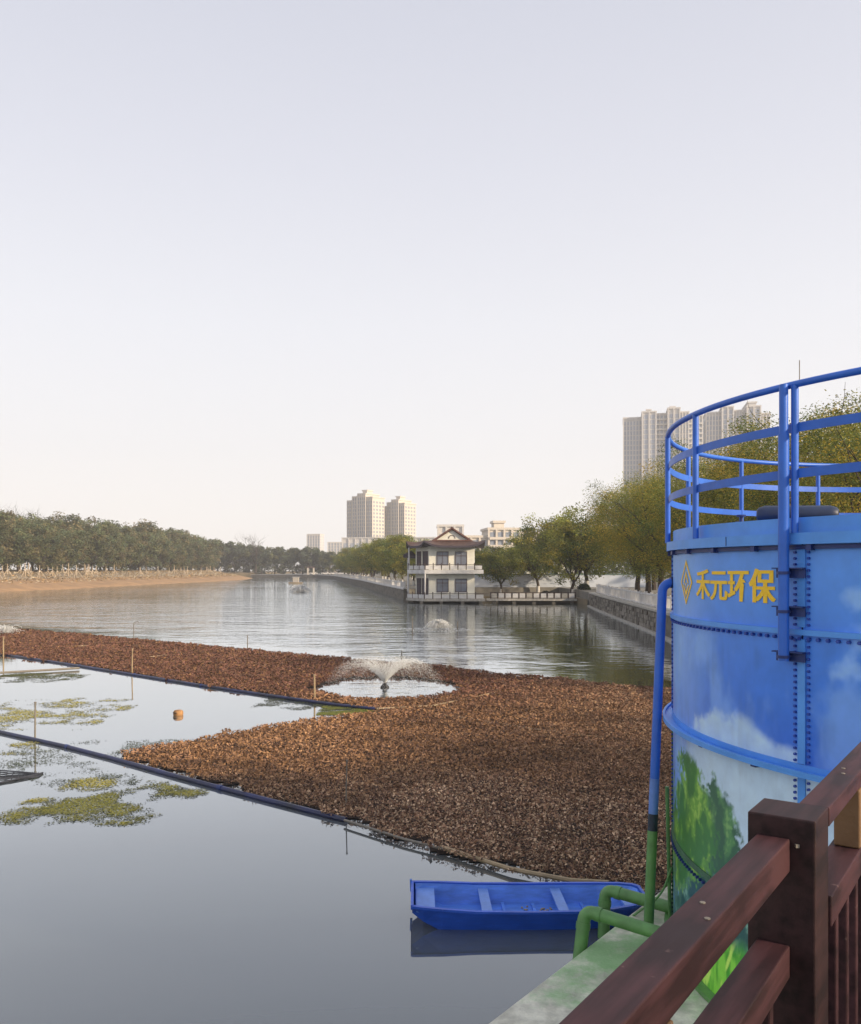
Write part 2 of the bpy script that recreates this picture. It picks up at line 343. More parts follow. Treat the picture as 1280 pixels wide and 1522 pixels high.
# stone facing of the quay: one object per run, courses of individual stones on the near run
def along(poly, step):
    out = []; 
    for a, b in zip(poly[:-1], poly[1:]):
        a = Vector(a); b = Vector(b); n = max(1, int((b - a).length / step))
        for k in range(n): out.append((a.lerp(b, k / n), (b - a).normalized()))
    out.append((Vector(poly[-1]), (Vector(poly[-1]) - Vector(poly[-2])).normalized()))
    return out
qw = MB()
for a, b in zip(QUAY[:-1], QUAY[1:]):
    qw.bar((a[0] - .12, a[1], 0.45), (b[0] - .12, b[1], 0.45), 0.5, 2.1)
quay_wall = qw.build('quay_wall', M['stone'], label='dark stone retaining wall of the quay below the white balustrade', cat='wall')
for a, b in zip(QUAY[:-1], QUAY[1:]):
    MB().bar((a[0] - .14, a[1], 1.6), (b[0] - .14, b[1], 1.6), 0.66, 0.16).build('coping', M['concrete'], quay_wall)
    MB().bar((a[0] - .5, a[1], 0.04), (b[0] - .5, b[1], 0.04), 0.42, 0.12).build('footing', M['concrete'], quay_wall)
stones = [MB(), MB(), MB()]
for (p, d) in along(QUAY[1:], 0.72):
    for r_ in range(4):
        q = p + d * (random.uniform(-.06, .06) + (.34 if r_ % 2 else 0)); z = .26 + r_ * .33 + random.uniform(-.03, .03)
        stones[random.randrange(3)].bar((q.x - .37, q.y, z), (q.x - .37 + d.x * .62, q.y + d.y * .62, z), random.uniform(.05, .2), random.uniform(.24, .30))
for mb, c in zip(stones, ((.20, .18, .15), (.12, .105, .085), (.26, .235, .20))):
    mb.build('stone', mat('rubble_stone', c, .95, 2.0, .4), quay_wall, kind='stuff')
pw = MB()
for a, b in zip(PROM[:-1], PROM[1:]): pw.bar((a[0] - .2, a[1], .6), (b[0] - .2, b[1], .6), .5, 2.0)
pw = pw.build('promenade_wall', M['stone'], label='dark retaining wall curving away behind the pavilion', cat='wall')
for a, b in zip(PROM[:-1], PROM[1:]): MB().bar((a[0] - .25, a[1], 1.62), (b[0] - .25, b[1], 1.62), .6, .2).build('coping', M['white'], pw)

def balustrade(name, poly, step, z, h, label, inset=0.25):
    root = empty(name, (poly[0][0], poly[0][1], z)); o = root.location
    pts = along(poly, step)
    for i, (p, d) in enumerate(pts):
        nrm = Vector((-d.y, d.x)); q = p - nrm * inset * -1 if False else p + Vector((inset, 0))
        MB(o).box(q.x - .1, q.x + .1, q.y - .1, q.y + .1, z, z + h + .12).build('post', M['white'], root)
        if i < len(pts) - 1:
            r_ = pts[i + 1][0] + Vector((inset, 0)); g = d * .12
            MB(o).bar((q.x + g.x, q.y + g.y, z + h - .06), (r_.x - g.x, r_.y - g.y, z + h - .06), .1, .12).build('rail', M['white'], root)
            pb = MB(o); n = max(2, int((r_ - q).length / .34))
            for k in range(1, n):
                s_ = q.lerp(r_, k / n); pb.box(s_.x - .045, s_.x + .045, s_.y - .045, s_.y + .045, z + .02, z + h - .12)
            pb.bar((q.x + g.x, q.y + g.y, z + .1), (r_.x - g.x, r_.y - g.y, z + .1), .1, .12)
            pb.build('balusters', M['white'], root, kind='stuff')
    return tag(root, label, 'balustrade')
balustrade('balustrade', [(12.2, 21.4)] + QUAY[1:3] + [(19.8, 103.5)], 2.4, 1.68, 0.95, 'white balustrade along the top of the stone quay')
balustrade('balustrade', PROM[:5], 4.0, 1.72, 0.9, 'pale balustrade curving along the promenade behind the pavilion', -.25)

# concrete ledge that carries the tank
LD = Vector((0.602, 0.798)); LP = Vector((0.5, 7.76))
la = LP - LD * 12; lb = LP + LD * 16.2
def ledge_material():
    m = mat('painted_concrete', (0.64, 0.62, 0.52), 0.85, 3.5, 0.45, 0.35, 30, detail=12)
    n = m.node_tree.nodes; l = m.node_tree.links; b = n['Principled BSDF']; old = b.inputs['Base Color'].links[0].from_socket
    tc = n.new('ShaderNodeTexCoord'); z = n.new('ShaderNodeTexNoise'); z.inputs['Scale'].default_value = 1.5; z.inputs['Detail'].default_value = 8; z.inputs['Roughness'].default_value = .7
    l.new(tc.outputs['Object'], z.inputs['Vector'])
    ln = n.new('ShaderNodeVectorMath'); ln.operation = 'DISTANCE'; ln.inputs[1].default_value = (2.35, 9.0, 0.4); l.new(tc.outputs['Object'], ln.inputs[0])
    a = n.new('ShaderNodeMapRange'); a.inputs['From Min'].default_value = 0.4; a.inputs['From Max'].default_value = 2.6; a.inputs['To Min'].default_value = 0.17; a.inputs['To Max'].default_value = -0.2
    l.new(ln.outputs['Value'], a.inputs['Value'])
    s = n.new('ShaderNodeMath'); l.new(z.outputs['Fac'], s.inputs[0]); l.new(a.outputs[0], s.inputs[1])
    r_ = n.new('ShaderNodeMapRange'); r_.interpolation_type = 'SMOOTHSTEP'; r_.inputs['From Min'].default_value = .46; r_.inputs['From Max'].default_value = .72; r_.inputs['To Max'].default_value = .85
    l.new(s.outputs[0], r_.inputs['Value'])
    mm = n.new('ShaderNodeMix'); mm.data_type = 'RGBA'; mm.inputs['B'].default_value = (*s2l((128, 176, 116)), 1)
    l.new(r_.outputs[0], mm.inputs['Factor']); l.new(old, mm.inputs['A']); l.new(mm.outputs['Result'], b.inputs['Base Color'])
    return m
MB().prism([tuple(la), tuple(lb), (13, 20.5), (45, 20.5), (45, -8), (la.x, -8)], -0.5, 0.4).build('concrete_ledge', ledge_material(), bevel=0.03, kind='structure', label='weathered concrete ledge with green overspray under the tank')

# ------------------------------------------------------------------ haze
hz = MB().box(XMIN - 5, XMAX + 5, YMIN - 5, YMAX + 5, -2.2, 128.0)
hm = bpy.data.materials.new('haze_air'); hm.use_nodes = True; hn = hm.node_tree.nodes; hn.remove(hn['Principled BSDF'])
pv = hn.new('ShaderNodeVolumePrincipled'); pv.inputs['Color'].default_value = (0.97, 0.97, 0.99, 1); pv.inputs['Density'].default_value = 0.00036; pv.inputs['Anisotropy'].default_value = 0.2
hm.node_tree.links.new(pv.outputs[0], hn['Material Output'].inputs['Volume'])
hz.build('haze', hm, kind='stuff', label='thin pale winter haze over the lake')

# ------------------------------------------------------------------ far buildings
def tower(name, loc, rz, blocks, label, material, floor_h=3.0, group=None, cat='building'):
    """blocks: (x0, x1, y0, y1, z0, z1, window columns in front, window columns on the sides, balcony bands?)"""
    root = empty(name, loc, R(rz)); tag(root, label, cat, group)
    for (x0, x1, y0, y1, z0, z1, nc, ns, bands) in blocks:
        MB().box(x0, x1, y0, y1, z0, z1).build('wall', material, root)
        MB().box(x0 - .5, x1 + .5, y0 - .5, y1 + .5, z1 + .01, z1 + .9).build('cornice', material, root)
        wm = MB(); nf = int((z1 - z0) / floor_h)
        for f in range(nf):
            zb = z0 + f * floor_h + .8
            for c in range(nc):
                wdt = (x1 - x0) / nc; xa = x0 + c * wdt + wdt * .2
                wm.box(xa, xa + wdt * .6, y0 - .12, y0 + .1, zb - .45, zb + floor_h * .6)
            for c in range(ns):
                wdt = (y1 - y0) / ns; ya = y0 + c * wdt + wdt * .25
                for xs in (x0, x1): wm.box(xs - .12, xs + .12, ya, ya + wdt * .5, zb, zb + floor_h * .55)
        if nc > 1:
            pm_ = MB()
            for c in range(nc + 1): xa = x0 + c * (x1 - x0) / nc; pm_.box(xa - .35, xa + .35, y0 - .7, y0 - .125, z0, z1 - .02)
            pm_.build('piers', material, root, kind='stuff')
        if wm.v: wm.build('windows', M['glasspale'] if material is M['towerb'] else M['glassfar'], root, kind='stuff')
        if bands:
            bm_ = MB()
            for f in range(nf): bm_.box(x0 + .2, x1 - .2, y0 - 1.1, y0 - .13, z0 + f * floor_h - .25, z0 + f * floor_h + .75)
            bm_.build('balconies', material, root, kind='stuff')
    return root
# twin towers behind the far trees
def twin(px, top, Y, label, wpx):
    s = Y / F; cx = (px - 640) * s; h = (HZ - top) * s + EYE; W = wpx * s
    tower('apartment_tower', (cx, Y, 0), -34, [
        (-W*.52, -W*.30, 1, 15, 3, h - 5, 3, 4, False), (-W*.30, -W*.08, 0, 16, 3, h - 2, 3, 0, False), (-W*.08, W*.20, -1, 17, 3, h, 4, 0, False),
        (W*.20, W*.42, 0, 16, 3, h - 3, 3, 4, False), (-W*.02, W*.14, 3, 10, h + .9, h + 3, 0, 0, False)], label, M['tower'], group='twin apartment towers')
twin(536.5, 735, 700, 'taller of the twin apartment towers beyond the far trees', 52)
twin(586.5, 744, 715, 'shorter of the twin apartment towers, just past the taller one', 44)
tower('podium_building', (-52, 660, 0), -8, [(-16, 56, 0, 20, 2, 28, 14, 3, False)], 'long low podium building with pillars at the foot of the twin towers', M['towerb'], 6.0)
tower('office_block', (-130, 1000 - 40, 0), -12, [(-8, 7, 0, 14, 0, 43, 5, 3, False)], 'small pale tower alone on the far skyline', M['towerb'])
tower('low_block', (-101, 930, 0), 0, [(-10, 9, 0, 16, 0, 33, 6, 2, False)], 'low wide pale block beside the lone skyline tower', M['towerb'])
# midrise behind the pavilion roof
tower('midrise_block', (30, 330, 0), 6, [(-18, -8, 0, 14, 1, 16.5, 3, 3, False), (-8, 4, -1, 15, 1, 19.5, 4, 0, True), (4, 18, 0, 14, 1, 18, 5, 3, True), (-5, -1, 4, 10, 20.4, 22.4, 0, 0, False)],
      'cream midrise apartment block rising behind the pavilion roof', M['tower'])
tower('midrise_block', (8, 345, 0), 0, [(-5, 5, 0, 12, 1, 21.5, 3, 3, False)], 'small pale block peeping over the pavilion ridge', M['towerb'])
tower('annex_building', (22.5, 172, 1.6), 0, [(-6, 6, 0, 9, 0, 4.6, 4, 2, False)], 'peach coloured low building behind the mural wall', M['cream'])
# high-rise complex above the right-hand trees
Yh = 520; s = Yh / F
def hx(px): return (px - 640) * s
def hzt(py): return (HZ - py) * s + EYE
def highrise(px0, segs, label):
    x00 = hx(px0); bl = []
    for (a, b, top, dy, nc, bands) in segs:
        bl.append((hx(a) - x00, hx(b) - x00, dy, dy + 22, 2, hzt(top), nc, 5, bands))
    return tower('apartment_highrise', (x00, Yh, 0), -12.5, bl, label, M['towerb'], 3.0, group='high-rise blocks above the quay trees')
highrise(968, [(928, 955, 620, 3, 6, False), (955.3, 975, 613, 0, 2, False), (975.3, 992, 615, 4, 3, True), (992.3, 1009, 609, 0, 2, False), (1009.3, 1022, 614, 3, 3, False), (1022.3, 1042, 619, 5, 4, True),
          (962, 968, 607.5, 6, 0, False), (996, 1003, 604.5, 6, 0, False)], 'broad pale high-rise with two raised bays, beside the tank railing')
highrise(1085, [(1052, 1074, 612, 3, 5, False), (1074.3, 1090, 605.5, 0, 2, False), (1090.3, 1109, 610, 4, 4, True), (1109.3, 1128, 606, 0, 2, False), (1112, 1124, 598, 5, 0, False), (1128.3, 1142, 616, 4, 3, False)],
         'second high-rise seen through the tank railing, with a domed corner turret')

# ------------------------------------------------------------------ trees
def leaf_cloud(C, size, col, squash=0.75):
    """quads centred at C (N,3) with side size (N,), colour col (N,3)"""
    n = len(C)
    a = rng.normal(size=(n, 3)); a[:, 2] *= 0.6; a /= np.linalg.norm(a, axis=1)[:, None]
    b = rng.normal(size=(n, 3)); b -= a * np.sum(a * b, axis=1)[:, None]; b /= np.linalg.norm(b, axis=1)[:, None]
    s = size[:, None]
    # a slim leaf shape: a four-cornered diamond
    V = np.stack([C - a * s, C + b * s * .5 * squash, C + a * s, C - b * s * .5 * squash], axis=1).reshape(-1, 3)
    Q = np.arange(n * 4).reshape(n, 4)
    return V, Q, np.repeat(col, 4, axis=0)

def grow(h, spread, stems, seed, twig=False):
    """trunk and limbs; returns the tube builder and the limb end points"""
    rd = random.Random(seed); mb = MB(); ends = []
    r0 = h * .021
    fork = h * rd.uniform(.16, .24)
    base = [(0, 0, -.3), (rd.uniform(-.1, .1), rd.uniform(-.1, .1), fork * .5), (rd.uniform(-.2, .2), rd.uniform(-.2, .2), fork)]
    mb.tube(base, [r0 * 1.35, r0 * 1.05, r0 * .95], 7)
    def limb(p, d, ln, r_, lev):
        pts = [p]; rs = [r_]; q = Vector(p); dd = Vector(d)
        k = 4 if lev < 2 else 3
        for i in range(k):
            dd = (dd + Vector((rd.uniform(-.28, .28), rd.uniform(-.28, .28), rd.uniform(-.05, .22)))).normalized()
            q = q + dd * ln / k; pts.append(tuple(q)); rs.append(r_ * (1 - .68 * (i + 1) / k))
        mb.tube(pts, rs, 6 if lev < 2 else 4, False)
        if lev >= 1: ends.append(Vector(pts[-1])); ends.append(Vector(pts[-2]))
        if lev < (3 if twig else 2):
            for i in range(3 if lev == 0 else 2 + (2 if twig else 0)):
                j = rd.randint(max(1, k - 3), k); a = rd.uniform(0, 6.28)
                nd = (dd * .55 + Vector((math.cos(a), math.sin(a), rd.uniform(.05, .6))) * .75).normalized()
                limb(pts[j], nd, ln * rd.uniform(.5, .72), rs[j] * .75 + .012, lev + 1)
    for i in range(stems):
        a = 6.28 * i / stems + rd.uniform(-.4, .4)
        d = Vector((math.cos(a) * spread, math.sin(a) * spread, 1)).normalized()
        limb(base[-1], d, h * rd.uniform(.40, .52), r0 * .66, 0)
    return mb, ends

def tree_proto(name, h, rad, z_low, stems, seed, palette, n_clump, n_leaf, leaf, flat=.62, limewash=False):
    """an Empty with trunk and crown; crown = leaf-sized faces in clumps on the limb ends"""
    root = empty(name)
    mb, ends = grow(h, rad / h * 1.5, stems, seed)
    t = mb.build('trunk', M['bark'], root)
    if limewash: MB().tube([(0, 0, -.1), (0, 0, 1.15)], [h * .029, h * .0255], 9).build('limewash', M['limewash'], t)
    rs = np.random.default_rng(seed)
    cent = []
    for e in ends:
        if e.z > z_low: cent.append((e.x, e.y, min(e.z, h * .95)))
    while len(cent) < n_clump:                              # fill an egg-shaped envelope, denser near its skin
        d = rs.normal(size=3); d /= np.linalg.norm(d); q = rs.uniform(.45, 1.0) ** .6
        zc = (h + z_low) / 2; c = d * q * np.array([rad, rad, (h - z_low) / 2]); c[2] += zc
        lump = 1 + .22 * mnoise.noise(Vector((c[0] * .4 + seed, c[1] * .4, c[2] * .4)))
        cent.append((c[0] * lump, c[1] * lump, zc + (c[2] - zc) * lump))
    cent = np.array(cent)
    P = []; S = []; K = []
    pal = np.array(palette)
    for c in cent:
        cr_ = rs.uniform(.6, 1.1) * rad * .27; n = int(n_leaf * rs.uniform(.5, 1.4))
        g = rs.normal(size=(n, 3)); g /= np.linalg.norm(g, axis=1)[:, None]; g *= (rs.uniform(0, 1, n) ** .45)[:, None] * cr_; g[:, 2] *= flat
        P.append(c + g); S.append(leaf * rs.uniform(.6, 1.35, n))
        hi = np.clip((c[2] - z_low) / (h - z_low), 0, 1)
        base = pal[rs.integers(len(pal))] if rs.random() < .75 else pal[0]
        K.append(base * rs.uniform(.72, 1.3, n)[:, None] * rs.uniform(.62, 1.38))
    V, Q, C = leaf_cloud(np.concatenate(P), np.concatenate(S), np.concatenate(K))
    np_mesh('crown', V, Q, C, M['leaf'], root)
    return root

OLIVE = [(.19, .205, .040), (.13, .165, .040), (.32, .265, .042), (.50, .350, .048), (.085, .120, .038), (.24, .225, .042)]
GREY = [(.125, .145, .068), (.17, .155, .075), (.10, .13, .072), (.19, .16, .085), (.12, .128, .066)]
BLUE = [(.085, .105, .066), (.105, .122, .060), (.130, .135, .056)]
def spread_proto(i): return tree_proto('camphor_tree', 12.5, 6.0, 2.2, 5, 20 + i, OLIVE, 280, 165, .075)
NEAR = [spread_proto(i) for i in range(4)]
MIDT = [tree_proto('camphor_tree', 11.0, 5.7, 2.0, 5, 40 + i, OLIVE[:3] + OLIVE[4:], 150, 95, .17, limewash=True) for i in range(3)]
LEFT = [tree_proto('bank_tree', 14.0, 6.6, 1.2, 3, 60 + i, GREY, 150, 75, .34, .8) for i in range(4)]
FAR = [tree_proto('far_tree', 14.0, 6.0, .8, 3, 80 + i, BLUE, 90, 55, .5, .8) for i in range(2)]
used = set()
def plant(proto, x, y, z, sc, label, cat='tree', group=None, rz=None, sz=None):
    o = copy_tree(proto) if proto in used else proto
    used.add(proto)
    o.location = (x, y, z); o.rotation_euler = (0, 0, random.uniform(0, 6.28) if rz is None else rz)
    o.scale = (sc, sc, sz or sc)
    tag(o, label, cat, group); return o

def quay_x(Y):
    for a, b in zip(QUAY[:-1], QUAY[1:]):
        if a[1] <= Y <= b[1]: return a[0] + (b[0] - a[0]) * (Y - a[1]) / (b[1] - a[1])
    return QUAY[-1][0]
# front row on the quay, back row behind it
ys = [30, 36, 41.5, 46.5, 60, 67, 74, 82, 90, 99]
for i, y in enumerate(ys):
    sc = [.70, .80, .88, .92, .94, .96, .96, .98, 1.02, 1.06][i]
    plant(NEAR[i % 4], quay_x(y) + 4.2 + random.uniform(-.5, .7), y, 1.6, sc * random.uniform(.95, 1.03),
          f'{ordinal(i + 1)} olive camphor tree along the stone quay, counted from behind the tank', group='camphor trees along the quay')
for i, y in enumerate([33, 41, 47, 62, 72, 84, 96, 108, 118]):
    plant(NEAR[(i + 2) % 4], quay_x(y) + 11.5 + random.uniform(-1, 1), y, 1.6, random.uniform(.95, 1.05) * min(1, .74 + i * .06),
          f'{ordinal(i + 1)} camphor tree in the second row behind the quay trees, counted from the tank', group='second row of quay trees')
for i, (x, y) in enumerate([(20.5, -9), (21.5, -3.5), (20.8, 2), (21.8, 7.5), (27, -6), (27.5, 1), (28, 8)]):
    plant(NEAR[i % 4], x, y, .4, [.98, 1.02, .96, .9, 1.05, 1.08, 1.02][i], f'{ordinal(i + 1)} camphor tree on the yard beside the deck, counted from behind the camera', group='yard trees beside the deck')
# trees round the terrace and in front of the mural wall
for (px, Y, sc, txt) in [(745, 131, .66, 'thin crowned tree in front of the mural wall, nearest the pavilion'), (851, 119, .86, 'forked tree with limewashed foot at the terrace end'),
                         (872, 121, 1.05, 'tall forked tree behind the round shrubs at the terrace end'), (800, 137, .92, 'golden olive tree in the middle of the mural wall'),
                         (826, 139, 1.12, 'large olive tree behind the mural wall towards the quay corner'), (776, 150, .80, 'dark olive tree behind the mural wall near the peach building'),
                         (722, 146, .58, 'tree just beside the pavilion behind the mural wall')]:
    plant(MIDT[random.randrange(3)], (px - 640) / F * Y, Y, .7 if (px - 640) / F * Y < 20.3 and Y < 138 else 1.6, sc * 1.05, txt, group='trees round the terrace')
# promenade trees behind the pavilion
k = 0
for (p, d) in along(PROM[:5], 8.5):
    k += 1
    plant(MIDT[k % 3], p.x + 4.0 + random.uniform(-.6, .8), p.y, 1.6, random.uniform(.84, 1.0) * min(1, .66 + .035 * k), f'{ordinal(k)} promenade tree with limewashed foot, counted away from the pavilion', group='promenade trees')
for i in range(12):
    y = 150 + i * 24
    plant(MIDT[i % 3], PROM[0][0] - (y - 126) * .155 + 16 + random.uniform(-2, 2), y, 1.6, random.uniform(1.0, 1.15) * min(1, .62 + .06 * i), f'{ordinal(i + 1)} tree in the row behind the promenade, counted away from the pavilion', group='second promenade row')
# left bank wood: two rows one can tell apart
def shore_at(y):
    for a, b in zip(shore[:-1], shore[1:]):
        if a[1] <= y <= b[1]: return a[0] + (b[0] - a[0]) * (y - a[1]) / (b[1] - a[1])
    return shore[-1][0]
ylist = [150, 156, 166, 174, 182, 190, 199, 208, 217, 227, 237, 248, 259, 271, 284, 298, 313, 329, 346, 364, 384, 405, 428]
for i, y in enumerate(ylist):
    plant(LEFT[i % 4], shore_at(y) - 23 - random.uniform(0, 3), y + 7, 3.4, random.uniform(.76, .90) + .25 * i / 22, f'{ordinal(i + 1)} tree of the front row on the earth bank, counted from the picture edge', group='front row on the earth bank')
for i, y in enumerate(ylist):
    plant(LEFT[(i + 2) % 4], shore_at(y) - 33 - random.uniform(0, 4), y + 12, 4.0, random.uniform(.96, 1.08) + .34 * i / 22, f'{ordinal(i + 1)} taller tree of the back row on the earth bank, counted from the picture edge', group='back row on the earth bank')
# far shore
for i in range(24):
    x = -146 + i * 5.3 + random.uniform(-1, 1)
    plant(FAR[i % 2], x, 474 + random.uniform(-4, 14), 1.6, random.uniform(.85, 1.05) * (1.42 if i < 9 else 1.25 if i < 16 else 1.05), f'{ordinal(i + 1)} bluish tree on the far shore, counted from the earth bank', group='far shore trees')
def woodland(name, pts, h, depth, n, sz, pal, label, zb):
    P_ = []; pa = [Vector(p) for p in pts]; ln = [(b - a).length for a, b in zip(pa[:-1], pa[1:])]; tot = sum(ln)
    for a, b, l_ in zip(pa[:-1], pa[1:], ln):
        m = int(n * l_ / tot); t = rng.random(m)[:, None]; q = np.array(a)[None] * (1 - t) + np.array(b)[None] * t
        q = q + rng.uniform(-.5, .5, (m, 2)) * depth
        top = h * (.72 + .5 * fbm(q, .12, 4.0, 3)); z = top * rng.uniform(0, 1, m) ** .7
        P_.append(np.column_stack([q, z + zb]))
    P_ = np.concatenate(P_); n = len(P_); pal = np.array(pal)
    cl = pal[(fbm(P_[:, :2], .22, 2.0) * 2.99 * len(pal) / 3).astype(int) % len(pal)] * rng.uniform(.7, 1.25, n)[:, None]
    V, Q, C = leaf_cloud(P_, sz * rng.uniform(.6, 1.4, n), cl)
    tag(np_mesh(name, V, Q, C, M['leaf']), label, 'woodland', None, 'stuff')
woodland('woodland', [(-175, 190), (-142, 250), (-128, 330), (-126, 400), (-132, 470)], 13.5, 9, 45000, .5, GREY, 'far-off wood closing the gaps behind the bank trees', 4.2)
woodland('woodland', [(-135, 492), (-60, 492), (-20, 480), (30, 330), (45, 210), (52, 120)], 10.0, 8, 45000, .5, BLUE, 'far-off wood behind the far shore and promenade', 1.6)
# bare winter trees above the skyline
def bare_proto():
    root = empty('bare_tree'); mb, e = grow(17.5, .42, 4, 91, True); mb.build('trunk', M['bark'], root); return root
BARE = bare_proto()
for (px, Y, sc, txt) in [(27, 262, 1.24, 'bare tree poking above the wood at the picture edge'), (58, 268, 1.22, 'bare twiggy tree above the wood next to the outermost bare tree'), (155, 330, 1.2, 'bare tree above the middle of the bank wood'),
                         (380, 470, 1.25, 'tall bare tree where the bank wood meets the far shore')]:
    plant(BARE, (px - 640) / F * Y, Y, 3.0, sc, txt, group='bare trees')
# low round shrubs on the terrace
def shrub(px, Y, r_, txt):
    root = empty('round_shrub', ((px - 640) / F * Y, Y, .7 if (px - 640) / F * Y < 20.3 else 1.6)); n = 900
    g = rng.normal(size=(n, 3)); g /= np.linalg.norm(g, axis=1)[:, None]; g *= (rng.uniform(.5, 1, n) * r_)[:, None]; g[:, 2] = np.abs(g[:, 2]) * .9 + .1
    V, Q, C = leaf_cloud(g, rng.uniform(.1, .2, n), np.array((.04, .055, .03)) * rng.uniform(.6, 1.3, n)[:, None])
    np_mesh('foliage', V, Q, C, M['leaf'], root); MB().tube([(0, 0, 0), (0, 0, r_ * .6)], .06, 6).build('stem', M['bark'], root)
    tag(root, txt, 'shrub', 'shrubs on the terrace')
shrub(811, 121, .75, 'clipped dark shrub in the middle of the terrace'); shrub(868, 119, .95, 'largest clipped dark shrub at the quay corner')
shrub(738, 124, .32, 'very small dark shrub on the terrace near the pavilion'); shrub(765, 124, .34, 'very small dark shrub on the terrace, second from the pavilion')

# newly planted trunks with wooden props on the earth bank
def prop_proto():
    root = empty('staked_sapling')
    MB().tube([(0, 0, -.3), (.05, 0, 2.4), (0, .05, 3.6)], [.12, .10, .07], 6).build('trunk', M['propwood'], root)
    for a in (0.3, 2.4, 4.5): MB().tube([(1.7 * math.cos(a), 1.7 * math.sin(a), -.2), (.06 * math.cos(a), .06 * math.sin(a), 2.2)], .085, 5).build('prop', M['propwood'], root)
    MB().tube([(0, 0, 1.75), (0, 0, 2.0)], .12, 8).build('tie', M['white'], root)
    return root
m_ = 9000; yy = rng.uniform(140, 420, m_); dd_ = rng.uniform(7, 24, m_); sx_ = np.array([shore_at(v) for v in yy])
P3 = np.column_stack([sx_ - dd_, yy + .35 * dd_, np.interp(dd_, [p_[0] for p_ in prof], [p_[1] for p_ in prof]) + rng.uniform(0, .35, m_)])
cl_ = np.array([(.52, .45, .34), (.30, .22, .13), (.16, .13, .07), (.40, .26, .12)])[rng.integers(0, 4, m_)]
V, Q, C = leaf_cloud(P3, rng.uniform(.15, .5, m_), cl_ * rng.uniform(.7, 1.2, m_)[:, None], .5)
tag(np_mesh('dry_weeds', V, Q, C, M['dead']), 'dry weeds and litter strewn over the earth bank', 'weeds', None, 'stuff')
PROP = prop_proto(); k = 0
for y in np.concatenate([np.arange(150, 262, 2.9), np.arange(264, 420, 6.5)]):
    k += 1
    plant(PROP, shore_at(y) - 14.5 - random.uniform(0, 9), y + 4.5, 2.3, random.uniform(.75, 1.1), f'{ordinal(k)} propped sapling on the earth bank, counted from the picture edge', 'sapling', 'propped saplings on the earth bank')

# ------------------------------------------------------------------ pavilion on the water
PX, PY = 0.0, 114.0
pav = empty('lake_pavilion', (PX, PY, 0)); tag(pav, 'two-storey cream pavilion with brown hipped gable roof standing in the lake', 'pavilion')
PO = Vector((PX, PY, 0))
plan = [(-.2, 0), (5.85, 0), (5.85, 7.0), (-2.0, 7.0), (-2.0, 2.6)]         # front faces the lake, corner cut on the left
def off(poly, d):
    n = len(poly); out = []
    for i in range(n):
        a = Vector(poly[i - 1]); b = Vector(poly[i]); c = Vector(poly[(i + 1) % n])
        n1 = Vector(((b - a).y, -(b - a).x)).normalized(); n2 = Vector(((c - b).y, -(c - b).x)).normalized()
        m = (n1 + n2); m = m / max(.3, m.length_squared) * 2
        out.append(tuple(b + m * d))
    return out
MB().prism(off(plan, 1.3), .30, .62).build('platform', M['concrete'], pav)
for (x, y) in [(-1.2, -1.0), (1.4, -1.2), (4.2, -1.2), (6.6, -1.2), (-3.2, 2.0), (-3.4, 5.5), (1.4, 3), (4.2, 3), (6.6, 3)]:
    MB().box(x - .2, x + .2, y - .2, y + .2, -.55, .295).build('pile', M['stone'], pav)
MB().prism(plan, .63, 3.9).build('wall', M['cream'], pav)
MB().prism(plan, 4.42, 7.55).build('wall', M['cream'], pav)
MB().prism(off(plan, 1.1), 3.905, 4.415).build('balcony_slab', M['white'], pav)
def parapet(poly, z, h, names=True):
    n = len(poly)
    for i in range(n):
        a = Vector(poly[i]); b = Vector(poly[(i + 1) % n])
        if i in (1, 2): continue
        m = max(2, int((b - a).length / 1.05)); d = (b - a).normalized()
        for k in range(m):
            p = a.lerp(b, k / m); q = a.lerp(b, (k + 1) / m)
            MB().box(p.x - .06, p.x + .06, p.y - .06, p.y + .06, z, z + h + .22).build('parapet_post', M['darkpost'], pav)
            MB().bar((p.x + d.x * .09, p.y + d.y * .09, z + h * .45), (q.x - d.x * .09, q.y - d.y * .09, z + h * .45), .07, h * .72).build('parapet_panel', M['white'], pav)
        MB().bar((a.x, a.y, z + h), (b.x, b.y, z + h), .05, .06).build('parapet_rail', M['darkpost'], pav)
parapet(off(plan, 1.0), 4.42, .68); parapet(off(plan, 1.18), .625, .66)
def window(a, b, z0, z1, dark=False):
    """a window in the wall from a to b (plan), facing outwards"""
    a = Vector(a); b = Vector(b); d = (b - a).normalized(); nn = Vector((d.y, -d.x)); c0 = a + nn * .015; c1 = b + nn * .015
    fr = MB()
    for (p, q, z, hh) in ((c0, c1, z0 + .05, .1), (c0, c1, z1 - .05, .1), (c0, c1, z0 + (z1 - z0) * .68, .09)):
        fr.bar((p.x, p.y, z), (q.x, q.y, z), .12, hh)
    for t in (0, .5, 1):
        p = c0.lerp(c1, t); fr.bar((p.x, p.y, z0), (p.x, p.y, z1), .12, .09 if t != .5 else .05, (d.x, d.y, 0))
    w_ = fr.build('window', M['frame'], pav)
    pn = MB(); m0 = a + nn * .012; m1 = b + nn * .012
    pn.bar((m0.x, m0.y, (z0 + z1) / 2), (m1.x, m1.y, (z0 + z1) / 2), .06, z1 - z0); pn.build('pane', M['eave'] if dark else M['pane'], w_)
    MB().bar((c0.x + nn.x * .08, c0.y + nn.y * .08, z0 - .06), (c1.x + nn.x * .08, c1.y + nn.y * .08, z0 - .06), .2, .1).build('sill', M['white'], w_)
for (x0, x1) in ((.85, 2.35), (3.3, 4.8)):
    window((x0, 0), (x1, 0), 1.45, 3.25); window((x0, 0), (x1, 0), 5.0, 6.85)
cA = Vector((-2.0, 2.6)); cB = Vector((-.2, 0))
